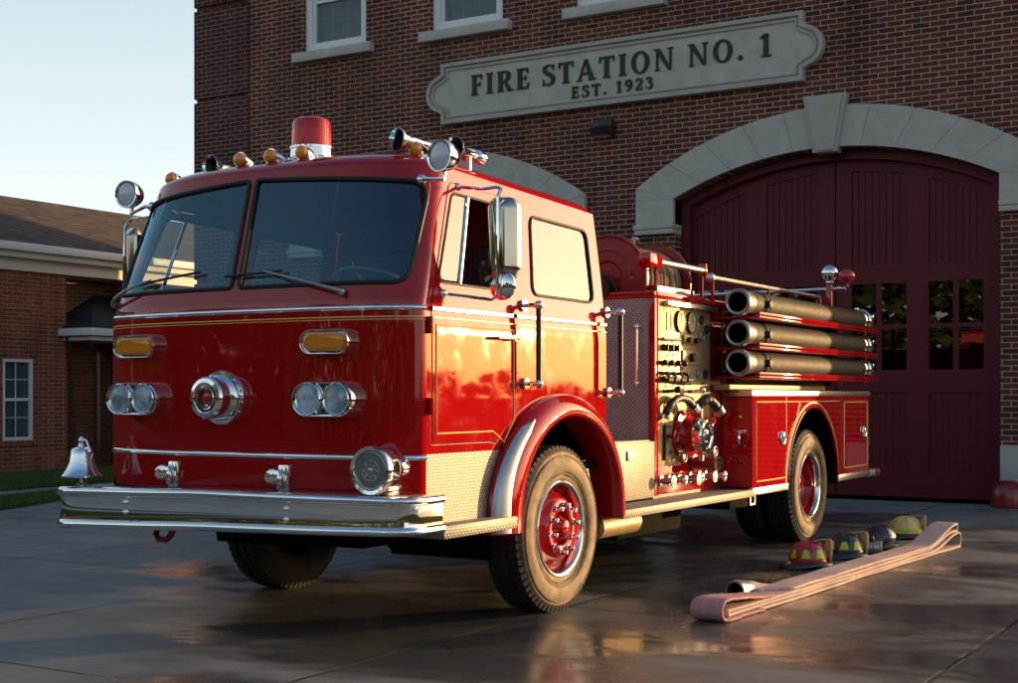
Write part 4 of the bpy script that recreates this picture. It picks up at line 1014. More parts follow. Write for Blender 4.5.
# wheels
def wheel(xo, yc, s, dual=False):
    """xo: outer face x, s: side; tyre, rim, hub"""
    R0 = .51; wd = .27
    def rg(prof, name, mat, par, seg=56, ang=40):
        mm = MB(); mm.lathe(prof, (0, 0, 0), (1, 0, 0), seg, False, False); mm.v = [V((xo + s * p.x, yc + p.y, R0 + p.z)) for p in mm.v]; return mm.build(name, mat, par, ang)
    root = rg([(.285, -.045), (.285, -.03), (.297, -.012), (.312, -.006), (.330, -.008), (.345, .002), (.375, .012), (.41, .012), (.440, .004), (.462, -.006), (.468, -.006), (.4745, -.012)], 'wheel', M['tyre'], fe, 72)
    mm = MB(); mm.lathe([(.475, -.0125), (.492, -.022), (.504, -.034), (.505, -.10), (.497, -.103), (.497, -.112), (.505, -.115), (.506, -.155), (.498, -.158), (.498, -.167), (.505, -.17), (.504, -.235), (.48, -.255), (.41, -.285), (.33, -.265), (.285, -.23)], (0, 0, 0), (1, 0, 0), 72, False, False); mm.v = [V((xo + s * p.x, yc + p.y, R0 + p.z)) for p in mm.v]      # carcass and tread lugs
    for k in range(64):
        a0 = 2 * PI * k / 64; a1 = a0 + 2 * PI / 64 * .62
        P = [V((x, r * math.cos(a), r * math.sin(a))) for (x, r) in ((-.010, .472), (-.030, .512), (-.085, .5135), (-.085, .50), (-.02, .468)) for a in (a0, a1)]
        P = [V((xo + s * p.x, yc + p.y, R0 - .003 + p.z)) for p in P]; mm.add(P, [(0, 1, 3, 2), (2, 3, 5, 4), (4, 5, 7, 6), (0, 2, 4, 6, 8), (1, 9, 7, 5, 3)])
        P = [V((xo + s * p.x, yc + p.y, R0 - .003 + p.z)) for p in [V((x, r * math.cos(a), r * math.sin(a))) for (x, r) in ((-.185, .50), (-.185, .5135), (-.24, .512), (-.262, .47)) for a in (a0, a1)]]; mm.add(P, [(0, 1, 3, 2), (2, 3, 5, 4), (4, 5, 7, 6)])
    mm.build('tread', M['tread'], root, 25)
    mm = MB()
    for rr in (.335, .352, .36, .44, .450): mm.torus((xo + s * (.006 if rr < .4 else .003), yc, R0), (1, 0, 0), rr, .0035, 64, 6)
    mm.build('sidewall_rib', M['tyre'], root)
    rim = rg([(.262, -.05), (.266, -.025), (.273, -.012), (.280, -.004), (.290, -.002), (.298, -.008), (.298, -.03), (.286, -.046)], 'rim', M['alu'] if False else simple('polished_rim', (.78, .76, .72), .16, 1., .06), root)
    if not dual:
        dk = rg([(.264, -.045), (.258, -.075), (.245, -.085), (.225, -.078), (.205, -.05), (.190, -.018), (.178, -.006), (.160, .0), (.120, .0), (.108, -.008), (.098, -.05), (.09, -.055)], 'wheel_disc', M['red'], root)
        mm = MB()
        for k in range(5):
            aa = 2 * PI * k / 5 + .5; p = V((xo - s * .070, yc + math.cos(aa) * .222, R0 + math.sin(aa) * .222)); mm.cyl(p - V((s * .0, 0, 0)), p + V((s * .004, 0, 0)), .026, seg=16)
        mm.build('hand_hole', M['under'], root)
        hb = rg([(.09, -.07), (.088, -.03), (.075, -.01), (.06, .012), (.052, .03), (.035, .038), (.0, .04)], 'hub', M['red'], root)
        for k in range(10):
            aa = 2 * PI * k / 10 + .2; p = V((xo - s * .0, yc + math.cos(aa) * .145, R0 + math.sin(aa) * .145)); mm = MB(); mm.lathe([(.024, 0), (.024, .006), (.020, .008), (.020, .032), (.012, .038), (.012, .046), (0, .048)], p, (s, 0, 0), 6); mm.build('lug_nut', M['chrome'], root)
    else:
        rg([(.264, -.045), (.26, -.09), (.25, -.11), (.235, -.14), (.21, -.175), (.16, -.185), (.13, -.18), (.115, -.13), (.10, -.09), (.07, -.08), (.0, -.078)], 'wheel_disc', M['red'], root)
        for k in range(10):
            aa = 2 * PI * k / 10 + .2; p = V((xo - s * .182, yc + math.cos(aa) * .165, R0 + math.sin(aa) * .165)); mm = MB(); mm.lathe([(.018, 0), (.018, .02), (.010, .026), (0, .028)], p, (s, 0, 0), 6); mm.build('lug_nut', M['steel'], root)
        rg([(.28, -.56), (.41, -.585), (.48, -.56), (.505, -.53), (.505, -.35), (.48, -.325), (.41, -.30), (.30, -.31)], 'inner_tyre', M['tread'], root)
    return root
for s in (1, -1):
    wheel(1.215 if s > 0 else -1.115, 0., s); wheel(s * 1.175, 4.755, s, True)
m = MB(); m.cyl((-1.0, 0, .47), (1.0, 0, .47), .07); m.box(-.9, .9, -.06, .06, .40, .52, .01); m.build('front_axle', M['under'], fe)
m = MB(); m.cyl((-1.0, 4.755, .51), (1.0, 4.755, .51), .10); m.sphere((0, 4.755, .51), .22, 20); m.build('rear_axle', M['under'], fe)
m = MB(); m.box(-.47, -.39, -1.6, 6.6, .60, .80); m.box(.39, .47, -1.6, 6.6, .60, .80); m.box(-.9, .9, 1.2, 1.5, .42, .58); m.box(-.3, .3, -.8, 1.1, .40, .8, .05); m.cyl((0, .4, .5), (0, 4.6, .5), .05); m.box(-.75, .62, 1.95, 3.15, .22, .60, .04); m.box(-.7, .3, .7, 1.9, .26, .6, .04); m.box(-.85, -.5, -.6, .6, .3, .5) if False else None; m.build('chassis', M['under'], fe)  # low pump-case boxes added beneath to block sun from the far wheel

# middle: gap, pump house, running board
m = MB(); m.box(-.94, .94, .64, 1.895, .56, .985, .004); m.build('jump_step_base', M['under'], fe)
for s in (1, -1):
    x0, x1 = sorted((s * .942, s * .955)); m = MB(); m.box(x0, x1, .64, 1.89, .575, .99, .004); tp = m.build('tread_plate_box', M['plate'], fe)
    m = MB(); x0, x1 = sorted((s * .955, s * .968)); m.box(x0, x1, 1.42, 1.50, .86, .93, .006); m.build('box_latch', M['steel'], tp)
m = MB(); m.box(-.93, .93, .64, 1.89, .987, 1.0); m.build('tread_plate_deck', M['plate2'], fe)
ph = MB(); ph.box(-.93, .93, 1.915, 3.21, .56, 2.10); ph = ph.build('pump_house', M['dred'], fe)
m = MB(); m.box(-.93, .93, 1.895, 1.913, 1.002, 2.055); m.build('front_tread_plate', M['plate2'], ph)
m = MB(); m.box(-.955, .955, 1.885, 1.935, 2.058, 2.11, .008); m.box(.905, .957, 1.937, 3.2, 2.058, 2.11, .008); m.box(-.957, -.905, 1.937, 3.2, 2.058, 2.11, .008); m.box(.905, .957, 1.885, 1.955, .58, 2.056, .006); m.box(-.957, -.905, 1.885, 1.955, .58, 2.056, .006); m.build('pump_house_frame', M['red'], ph)
m = MB(); m.cyl((.83, 1.84, 1.40), (.83, 1.84, 1.86), .014, seg=10)
for z in (1.42, 1.84): m.cyl((.83, 1.84, z), (.83, 1.893, z), .011, seg=8); m.sphere((.83, 1.84, z), .022, 10)
m.build('grab_rail', M['chrome'], fe)
# pump panel
pp = MB(); pp.box(.931, .944, 1.957, 2.96, .80, 2.055, .003); pp = pp.build('pump_panel', M['brass'], fe)
XP = .944
m = MB(); m.box(.931, .940, 2.962, 3.205, .60, 2.055); m.build('panel_side', M['dred'], pp)
m = MB(); m.box(.931, .947, 1.957, 2.96, .585, .797, .003); m.build('lower_panel', M['red'], pp)
m = MB(); m.box(.931, .949, 2.33, 2.78, .797, 1.21, .003); m.build('suction_plate', M['red'], pp)
m = MB(); m.box(XP, XP + .05, 2.05, 3.02, 2.005, 2.045, .014); m.box(XP + .05, XP + .055, 2.1, 2.98, 2.01, 2.04); m.build('panel_light', M['alu'], pp)
m = MB(); m.ring_prism(rect(2.12, 2.21, 1.82, 1.96), rect(2.13, 2.20, 1.83, 1.95), lambda y, z: V((XP, y, z)), (.006, 0, 0)); m.build('data_plate', M['black'], pp)
for yy in (2.36, 2.565):
    m = MB(); m.lathe([(.085, 0), (.087, .018), (.084, .022), (.081, .022), (.079, .019)], (XP, yy, 1.90), (1, 0, 0), 36, False, False); g = m.build('pressure_gauge', M['black'], pp)
    m = MB(); m.cyl((XP, yy, 1.90), (XP + .018, yy, 1.90), .078, seg=36); m.build('gauge_face', simple('gauge_dial', (.44, .36, .23), .5, var=.1, spec=.2), g)
    m = MB(); m.box(XP + .0185, XP + .021, yy - .004, yy + .004, 1.895, 1.955)
    for k in range(11): aa = math.radians(-40 + 26 * k); c_, s_ = math.cos(aa), math.sin(aa); m.cyl((XP + .0195, yy + c_ * .056, 1.90 + s_ * .056), (XP + .0195, yy + c_ * .068, 1.90 + s_ * .068), .0025, seg=4)
    m.build('gauge_needle', M['black'], g)
for k in range(3):                         # small gauges, knobs, toggles
    yy = 2.05 + k * .10; m = MB(); m.lathe([(.026, 0), (.026, .02), (.02, .035), (0, .038)], (XP, yy, 1.69), (1, 0, 0), 16); m.box(XP + .038, XP + .05, yy - .006, yy + .006, 1.66, 1.72, .002); m.build('control_knob', M['black'], pp)
m = MB(); m.cyl((XP + .03, 1.99, 1.755), (XP + .03, 2.30, 1.755), .012, seg=8); m.cyl((XP, 2.1, 1.755), (XP + .03, 2.1, 1.755), .014, seg=8); m.build('throttle_rod', M['steel'], pp)
m = MB(); m.box(XP, XP + .018, 2.42, 2.72, 1.73, 1.80, .004); m.box(XP, XP + .014, 2.40, 2.75, 1.57, 1.68, .004); m.build('selector_plate', M['brass'], pp); m = MB(); m.cyl((XP + .014, 2.55, 1.625), (XP + .05, 2.55, 1.625), .034, seg=16); m.cyl((XP + .02, 2.48, 1.76), (XP + .05, 2.48, 1.76), .022, seg=12); m.cyl((XP + .02, 2.62, 1.76), (XP + .05, 2.62, 1.76), .022, seg=12); m.build('selector_knob', M['black'], pp)
for k in range(4):                         # pull handles
    yy = 2.0 + k * .12; m = MB(); m.tube([(XP, yy, 1.50), (XP + .07, yy, 1.49), (XP + .085, yy + .005, 1.45)], .012, 8); m.cyl((XP + .08, yy - .035, 1.445), (XP + .08, yy + .045, 1.445), .016, seg=10); m.cyl((XP, yy, 1.575), (XP + .035, yy, 1.575), .016, seg=10); m.sphere((XP + .045, yy, 1.575), .024, 12); m.build('valve_handle', M['black'], pp)
m = MB(); m.tube([(XP + .03, 2.0, 1.455), (XP + .035, 2.3, 1.44), (XP + .03, 2.5, 1.43)], .022, 10); m.build('drain_line', M['black'], pp)
for k, (y0_, y1_) in enumerate(((2.06, 2.32), (2.52, 2.84))):
    m = MB(); m.box(XP, XP + .008, y0_, y1_, 1.345, 1.375, .002); m.build('handle_slot', M['black'], pp)
    m = MB(); m.cyl((XP, y0_ + .06, 1.36), (XP + .10, y0_ + .05, 1.37), .012, seg=8); m.sphere((XP + .10, y0_ + .05, 1.372), .028, 12); m.build('slot_lever', M['chrome'] if k else M['black'], pp)
def elbow(y0_, z0_, dy, name='discharge_elbow'):
    m = MB(); P = [V((XP, y0_, z0_)), V((XP + .06, y0_, z0_ + .01)), V((XP + .12, y0_ + dy * .25, z0_ + .01)), V((XP + .17, y0_ + dy * .6, z0_ - .02)), V((XP + .19, y0_ + dy * .85, z0_ - .08)), V((XP + .195, y0_ + dy, z0_ - .13))]
    m.tube(P, [.055, .05, .05, .05, .047, .046], 14)
    for q in (2, 4): d_ = (P[q + 1] - P[q]).normalized(); m.torus(P[q], d_, .052, .010, 20, 8)
    e = m.build(name, M['steel'], pp); d_ = (P[5] - P[4]).normalized(); m = MB(); m.cyl(P[5], P[5] + d_ * .045, .056, seg=14); m.torus(P[5] + d_ * .012, d_, .056, .012, 18, 8); m.build('discharge_cap', M['chrome'], e)
    m = MB(); m.lathe([(.085, 0), (.085, .014), (.07, .02)], (XP, y0_, z0_), (1, 0, 0), 24); m.build('discharge_flange', M['steel'], e)
def arm(P, r, nm):
    P = [V((XP + a, b, c)) for a, b, c in P]; m = MB(); n_ = len(P); Q = []
    for i in range(n_ - 1):
        for q in range(6):
            u = q / 6; p0, p1, p2, p3 = P[max(i - 1, 0)], P[i], P[i + 1], P[min(i + 2, n_ - 1)]
            Q.append(.5 * (2 * p1 + (p2 - p0) * u + (2 * p0 - 5 * p1 + 4 * p2 - p3) * u * u + (3 * p1 - p0 - 3 * p2 + p3) * u ** 3))
    Q.append(P[-1]); m.tube(Q, [r * (1.0 + (.12 if i % 3 == 0 else 0)) for i in range(len(Q))], 12); e = m.build(nm, M['black'], pp)
    d_ = (Q[-1] - Q[-2]).normalized(); m = MB(); m.lathe([(r * 1.3, 0), (r * 1.35, .02), (r * 1.15, .03), (r * 1.25, .06), (r * .9, .07), (0, .07)], Q[-1], d_, 16); m.build('discharge_cap', M['steel'], e)
    d_ = (Q[0] - Q[1]).normalized(); m = MB(); m.lathe([(r * 1.6, -.012), (r * 1.6, .012), (r * .8, .014)], Q[0], d_, 16); m.build('discharge_flange', M['chrome'], e)
arm([(.03, 2.02, 1.17), (.06, 2.05, 1.25), (.075, 2.16, 1.305), (.085, 2.30, 1.30), (.095, 2.40, 1.25)], .029, 'discharge_elbow')
arm([(.02, 2.62, 1.22), (.07, 2.66, 1.285), (.10, 2.74, 1.29), (.12, 2.82, 1.23)], .036, 'discharge_elbow')
m = MB(); m.torus((XP + .03, 2.17, 1.245), (1, 0, 0), .045, .008, 20, 6); m.build('pull_ring', M['chrome'], pp)
m = MB(); m.lathe([(.195, 0), (.20, .012), (.195, .03), (.14, .036), (.128, .05), (.12, .10), (.122, .15)], (XP, 2.42, 1.02), (1, 0, 0), 40); su = m.build('suction_intake', M['red'], pp)
m = MB(); m.lathe([(.125, .13), (.135, .135), (.135, .20), (.125, .212), (.105, .213), (.095, .203), (.05, .203), (.045, .215), (.015, .217), (0, .217)], (XP, 2.42, 1.02), (1, 0, 0), 36)
for k in range(3): aa = 2 * PI * k / 3 + .4; m.cyl((XP + .17, 2.42 + math.cos(aa) * .13, 1.02 + math.sin(aa) * .15), (XP + .17, 2.42 + math.cos(aa) * .172, 1.02 + math.sin(aa) * .195), .022, seg=10)
m.build('suction_cap', M['chrome'], su)
m = MB()
for k in range(10): aa = 2 * PI * k / 10; m.cyl((XP + .03, 2.42 + math.cos(aa) * .175, 1.02 + math.sin(aa) * .175), (XP + .045, 2.42 + math.cos(aa) * .175, 1.02 + math.sin(aa) * .175), .014, seg=6)
m.build('flange_bolt', M['chrome'], su)
m = MB(); m.lathe([(.07, 0), (.07, .03), (.05, .035), (.05, .14), (.062, .145), (.062, .20), (.04, .21), (0, .21)], (XP, 2.60, .80), (1, 0, 0), 24); m.build('auxiliary_intake', M['dred'], pp)
m = MB(); m.cyl((XP + .21, 2.60, .80), (XP + .235, 2.60, .80), .058, seg=20); m.build('intake_cap', M['chrome'], pp)
m = MB(); m.cyl((XP + .012, 2.07, .84), (XP + .012, 2.07, 1.10), .012, seg=8); m.cyl((XP + .012, 2.07, 1.10), (XP + .012, 2.16, 1.10), .012, seg=8); m.build('slide_rod', M['black'], pp)
for k, yy in enumerate((2.0, 2.16, 2.33, 2.55, 2.72, 2.86)):
    m = MB(); L_ = .09 + .03 * (k % 3); m.lathe([(.042, 0), (.042, .015), (.022, .02), (.022, L_), (.034, L_ + .004), (.034, L_ + .03), (.012, L_ + .035), (0, L_ + .035)], (.947, yy, .69), (1, 0, 0), 14); m.torus((.947 + L_ + .02, yy, .69), (1, 0, 0), .04, .007, 16, 6); m.build('drain_valve', M['chrome'] if k % 2 else M['steel'], pp)
rgp = random.Random(4)
for k, (yy, zz) in enumerate(((2.78, 1.93), (2.78, 1.80), (2.88, 1.86), (2.72, 1.50), (2.86, 1.50), (2.60, 1.47))):
    m = MB(); m.lathe([(.036, 0), (.038, .012), (.033, .016), (.030, .012), (0, .012)], (XP, yy, zz), (1, 0, 0), 20); m.box(XP + .0125, XP + .015, yy - .003, yy + .003, zz - .004, zz + .022); m.build('small_gauge', M['steel'] if k % 2 else M['black'], pp)
for k, (yy, zz, wd_) in enumerate(((2.05, 1.635, .05), (2.15, 1.635, .05), (2.25, 1.635, .05), (2.0, 1.40, .05), (2.12, 1.40, .05), (2.24, 1.40, .05), (2.36, 1.40, .05), (2.40, 1.54, .06), (2.82, 1.42, .08), (2.20, 1.15, .06), (2.80, 1.10, .06), (2.86, .98, .05), (2.20, .90, .05), (2.10, 1.985, .05))):
    m = MB(); m.box(XP, XP + .004, yy - wd_ / 2, yy + wd_ / 2, zz - .012, zz + .012, .002, 1); m.build('label_plate', M['black'] if k % 3 else M['dred'], pp)
for k, (yy, zz) in enumerate(((2.86, 1.14), (2.90, .88), (2.14, 1.02), (2.30, .86))):
    m = MB(); m.cyl((XP, yy, zz), (XP + .07, yy, zz), .016, seg=10); m.torus((XP + .07, yy, zz), (1, 0, 0), .038, .009, 20, 8); m.cyl((XP + .07, yy - .036, zz), (XP + .07, yy + .036, zz), .006, seg=6); m.build('valve_wheel', M['red'] if k % 2 == 0 else M['steel'], pp)
# running board
for s in (1, -1):
    m = MB(); x0, x1 = sorted((s * .90, s * 1.222)); m.box(x0, x1, .83, 3.215, .505, .562, .006); m.build('running_board', M['plate'], fe)
    m = MB(); x0, x1 = sorted((s * 1.16, s * 1.215)); m.box(x0, x1, 3.22, 4.06, .512, .572, .006); m.build('body_trim', M['alu'], fe)
    m = MB(); x0, x1 = sorted((s * 1.16, s * 1.215)); m.box(x0, x1, 5.46, 6.5, .512, .575, .006); m.build('body_trim', M['alu'], fe)
    m = MB(); m.lathe([(.0, 0), (.06, .005), (.085, .03), (.085, .62), (.06, .65), (0, .655)], (s * .93, .93, .425), (0, 1, 0), 28); m.build('air_tank', M['brass'], fe)
m = MB(); m.box(.55, .98, 3.3, 3.9, .38, .50, .02); bb = m.build('battery_box', M['under'], fe); m = MB(); m.ring_prism(rect(3.72, 3.84, .39, .49), rect(3.735, 3.825, .405, .475), lambda y, z: V((.985, y, z)), (.01, 0, 0)); m.build('bracket', M['steel'], bb)

# rear body
for s in (1, -1):
    f_ = lambda y, z: V((s * 1.2, y, z)); ar_ = arc(4.755, .53, .70, .70, 176, 4, 26); ar_[0] = (4.06, .57); ar_[-1] = (5.455, .57)
    P = [(3.23, .572)] + ar_ + [(6.47, .572), (6.47, 1.32), (3.23, 1.32)]
    m = panel(f_, P, [], 0, out=(s, 0, 0)); m.n = None; bs = m.build('body_side', M['red'], fe)
    m = MB(); A_ = [V((s * 1.203, y, z)) for y, z in ar_]; m.tube(A_, .016, 8); m.build('arch_trim', M['red'], bs)
    m = MB(); m.tube([V((s * 1.2, 4.755 + (y - 4.755) * 1.05, .53 + (z - .53) * 1.05)) for y, z in ar_], .0085, 6); m.build('gold_line', M['gold'], bs)
    g1 = [(3.32, .62), (4.02, .62)] + [(4.755 + .755 * math.cos(math.radians(t)), .53 + .755 * math.sin(math.radians(t))) for t in range(172, 119, -6)] + [(4.42, 1.275), (3.32, 1.275)]
    m = MB(); m.tube([V((s * 1.201, y, z)) for y, z in dens(g1, .06)], .0075, 6, True); m.build('gold_line', M['gold'], bs)
    m = MB(); m.tube([V((s * 1.201, y, z)) for y, z in dens([(5.66, .63), (6.42, .63), (6.42, 1.265), (5.66, 1.265)], .08)], .0075, 6, True); m.build('gold_line', M['gold'], bs)
    m = MB(); m.tube([V((s * 1.201, y, z)) for y, z in [(4.30, 1.275), (5.52, 1.275)]], .005, 6); m.build('gold_line', M['gold'], bs)
    m = MB(); m.box(*sorted((s * 1.199, s * 1.2015)), 5.565, 5.58, .575, 1.318); m.box(*sorted((s * 1.199, s * 1.2015)), 4.04, 4.05, .95, 1.318); m.build('compartment_gap', M['gasket'], bs)
    for yy, zz in ((3.94, .965), (6.30, .965)):
        m = MB(); m.lathe([(.062, 0), (.066, .008), (.058, .016), (.045, .012), (.04, .006), (.0, .006)], (s * 1.2, yy, zz), (s, 0, 0), 28); hd = m.build('door_latch', M['chrome'], bs); m = MB(); m.box(*sorted((s * 1.206, s * 1.222)), yy - .012, yy + .012, zz - .045, zz + .045, .005); m.build('latch_grip', M['chrome'], hd)
    m = MB(); R = [[V((s * x, 4.755 + .69 * math.cos(th), .53 + .69 * math.sin(th))) for x in (1.198, .5)] for th in (math.radians(lerp(-3, 183, i / 24)) for i in range(25))]; m.rings(R, False); m.add([(s * .5, 4.0, .4), (s * .5, 5.5, .4), (s * .5, 5.5, 1.25), (s * .5, 4.0, 1.25)], [(0, 1, 2, 3)]); m.build('wheel_well', M['under'], bs)
    m = MB(); m.box(*sorted((s * .96, s * 1.212)), 3.205, 6.49, 1.322, 1.372, .006); sh = m.build('body_rail', M['alu'], fe)
    m = MB(); m.box(*sorted((s * .952, s * 1.10)), 3.00, 5.4, 1.374, 1.42, .01); m.build('hose_tray_shelf', M['brass'] if s > 0 else M['alu'], fe)
m = MB(); m.box(-1.195, 1.195, 3.23, 3.245, .575, 1.318, .004); m.build('body_front', M['red'], fe)
m = MB(); m.box(-1.195, 1.195, 6.455, 6.468, .575, 1.318); m.box(-1.19, 1.19, 3.25, 6.45, 1.30, 1.318); m.box(-.95, .95, 5.5, 6.45, .58, 1.3); m.box(-.95, .95, 3.25, 4.0, .58, 1.3); m.build('body_shell', M['dred'], fe)
m = MB(); m.box(1.04, 1.16, 3.205, 3.228, 1.02, 1.05, .006); m.tube([(1.10, 3.22, 1.03), (1.10, 3.19, 1.0), (1.10, 3.185, .96), (1.10, 3.20, .93)], .014, 8); m.build('hose_hook', M['chrome'], fe)
m = MB(); m.box(-.95, .95, 3.215, 6.44, 1.42, 2.05, .006); ub = m.build('hose_bed', M['dred'], fe)
m = MB(); m.box(.935, .985, 2.965, 6.44, 2.055, 2.10, .008); m.build('hose_bed_rail', M['red'], ub); m = MB(); m.box(-.985, -.935, 3.215, 6.44, 2.055, 2.10, .008); m.build('hose_bed_rail', M['red'], ub)
for z in (1.592, 1.828, 2.075):
    m = MB(); m.box(.953, 1.335, 3.05, 6.30, z - .128, z - .106, .004); m.box(1.30, 1.337, 3.05, 6.30, z - .105, z - .075, .003); m.build('hose_tray', M['red'], ub)
for yy in (3.35, 5.9): m = MB(); m.box(.955, 1.0, yy, yy + .05, 1.43, 2.05, .004); m.build('tray_post', M['dred'], ub)
m = MB(); m.box(-1.15, 1.2, 6.475, 6.86, .50, .575, .01); rs = m.build('rear_step', M['alu'], fe)
m = MB(); m.box(1.203, 1.215, 6.76, 6.858, .52, .565, .004); m.build('reflector', M['redlens'], rs)
m = MB(); m.lathe([(.06, 0), (.065, .02), (.05, .05), (0, .06)], (1.13, 6.53, .72), (1, 0, 0), 20); m.build('tail_lamp', M['chrome'], fe); m = MB(); m.lathe([(.05, 0), (.055, .02), (.04, .05), (0, .06)], (1.13, 6.56, .86), (1, 0, 0), 20); m.build('tail_lamp', M['chrome'], fe)
# overhead rails, end posts with a chrome ball and a red lamp
m = MB(); m.cyl((.96, 1.80, 2.325), (.96, 2.76, 2.325), .026, seg=14); r_ = m.build('hand_roller', M['alu'], fe)
m = MB(); m.cyl((.95, 1.92, 2.11), (.95, 1.92, 2.30), .016, seg=8); m.box(.90, 1.0, 1.72, 1.94, 2.27, 2.375, .01); m.build('roller_bracket', M['red'], r_); m = MB(); m.box(.925, .995, 2.76, 2.80, 2.28, 2.38, .01); m.cyl((.95, 2.78, 2.11), (.95, 2.78, 2.30), .016, seg=8); m.build('roller_bracket', M['red'], r_)
m = MB(); m.tube([(.96, 2.94, 2.28), (.96, 3.0, 2.285), (.96, 5.7, 2.29)], .019, 10); m.sphere((.96, 2.94, 2.28), .04, 14); r_ = m.build('hand_rail', M['alu'], fe)
for yy in (2.98, 4.25, 5.66): m = MB(); m.cyl((.96, yy, 2.09), (.96, yy, 2.28), .014, seg=8); m.build('rail_post', M['red'], r_)
m = MB(); m.cyl((-.9, 5.75, 2.36), (1.19, 5.75, 2.372), .019, seg=10); cr = m.build('rear_cross_rail', M['alu'], fe)
m = MB(); m.box(1.0, 1.06, 5.72, 5.78, 2.05, 2.42, .008); m.build('rail_post', M['red'], cr); m = MB(); m.box(-.93, -.87, 5.72, 5.78, 2.05, 2.40, .008); m.build('rail_post', M['red'], cr)
m = MB(); m.lathe([(.03, 0), (.045, .01), (.03, .04)], (1.03, 5.75, 2.42), (0, 0, 1), 16); m.sphere((1.03, 5.75, 2.525), .085, 24); m.build('chrome_ball_lamp', M['chrome'], fe)
m = MB(); m.cyl((1.20, 5.75, 2.38), (1.20, 5.75, 2.42), .02, seg=10); m.sphere((1.20, 5.75, 2.49), .083, 24, (0, 0, 1), .85); m.build('red_ball_lamp', M['redlens'], fe)

# hose reel on the pump house
rc_ = V((.52, 0, 2.22)); m = MB()
for yy, fl in ((1.98, -1), (2.78, 1)):
    m.lathe([(.0, .012), (.12, .012), (.14, .03), (.20, .03), (.22, .012), (.31, .012), (.325, .026), (.335, .026), (.34, .014), (.34, -.012), (.0, -.012)], (rc_.x, yy, rc_.z), (0, fl, 0), 48)
    if fl < 0: rl = m.build('hose_reel', M['dred'], fe, 35); m = MB()
m.build('reel_flange', M['dred'], rl, 35)
m = MB(); N = 13; R = []
prof = []
for k in range(N): y0_ = 2.0 + .755 * k / N; prof += [(.225, y0_ + .0), (.255, y0_ + .010), (.27, y0_ + .022), (.272, y0_ + .03), (.268, y0_ + .04), (.25, y0_ + .05)]
m.lathe([(.235, 1.995), (.235, 2.765)], (rc_.x, 0, rc_.z), (0, 1, 0), 44, False, False)
for k in range(N): m.torus((rc_.x, 2.025 + .0592 * k, rc_.z), (.02 * (k % 3 - 1), 1, .012), .243 + .006 * (k % 2), .029, 40, 8)
m.build('wound_hose', M['winding'], rl, 70)
m = MB(); m.cyl((rc_.x, 1.86, rc_.z - .08), (rc_.x, 1.97, rc_.z - .08), .07, seg=18); m.tube([(rc_.x - .03, 1.93, rc_.z + .02), (rc_.x + .07, 1.90, rc_.z + .0), (rc_.x + .11, 1.91, rc_.z - .10)], .012, 8); m.build('reel_motor', M['black'], rl)
m = MB(); m.lathe([(.03, 0), (.035, .03), (.02, .05), (0, .055)], (rc_.x + .05, 2.35, rc_.z + .30), (0, 0, 1), 14); m.build('reel_lamp', M['chrome'], rl)
m = MB(); m.box(.10, .90, 2.02, 2.74, 2.10, 2.16); m.build('reel_cradle', M['dred'], rl)

# ------------------------------------------------------------------ hard suction hoses, racked on the side
hs = ['topmost black hard suction hose racked on the fire engine side', 'middle black hard suction hose of the rack of three', 'lowest black hard suction hose, just above the rear wheel body']
def suction(z, label, k):
    r = .098; xc = 1.195; e = empty('suction_hose', (xc, 3.0, z), label, 'hose', 'hard suction hoses racked on the fire engine')
    m = MB(); prof = [(r, 0)]; n = 120
    for i in range(n + 1): prof.append((r + (.0022 if i % 2 else 0), .12 + 2.96 * i / n))
    m.lathe(prof, (xc, 3.02, z), (0, 1, 0), 28, False, True); m.build('tube', M['rubber_hose'], e, 60)
    m = MB(); m.lathe([(r * .80, .20), (r * .82, -.005), (r * .98, -.012), (r * 1.10, .0), (r * 1.12, .05), (r * 1.02, .07), (r * 1.02, .16), (r * 1.0, .165)], (xc, 2.93, z), (0, 1, 0), 32, False, False); m.build('female_coupling', M['steel'], e)
    m = MB(); m.lathe([(r * .79, -.02), (r * .79, .19), (0, .19)], (xc, 2.945, z), (0, 1, 0), 28, False, False); m.build('bore', M['void'], e)
    m = MB(); m.lathe([(r * 1.02, 0), (r * 1.1, .02), (r * 1.1, .10), (r * 1.2, .11), (r * 1.2, .19), (r * .9, .2), (0, .2)], (xc, 6.08, z), (0, 1, 0), 28)
    for q in range(4): aa = PI / 2 * q + .3; m.box(xc + math.cos(aa) * r * 1.25 - .018, xc + math.cos(aa) * r * 1.25 + .018, 6.2, 6.26, z + math.sin(aa) * r * 1.25 - .018, z + math.sin(aa) * r * 1.25 + .018, .004)
    m.build('male_coupling', M['chrome'], e)
    for yy in (3.33,):
        m = MB(); m.torus((xc, yy, z), (0, 1, 0), r + .004, .009, 28, 6); m.box(xc + r - .01, xc + r + .035, yy - .02, yy + .03, z - .03, z + .03, .006); m.cyl((xc + r + .03, yy, z - .05), (xc + r + .03, yy, z + .05), .008, seg=8); m.build('clamp', M['black'], e)
for k, z in enumerate((2.075, 1.828, 1.592)): suction(z, hs[k], k)

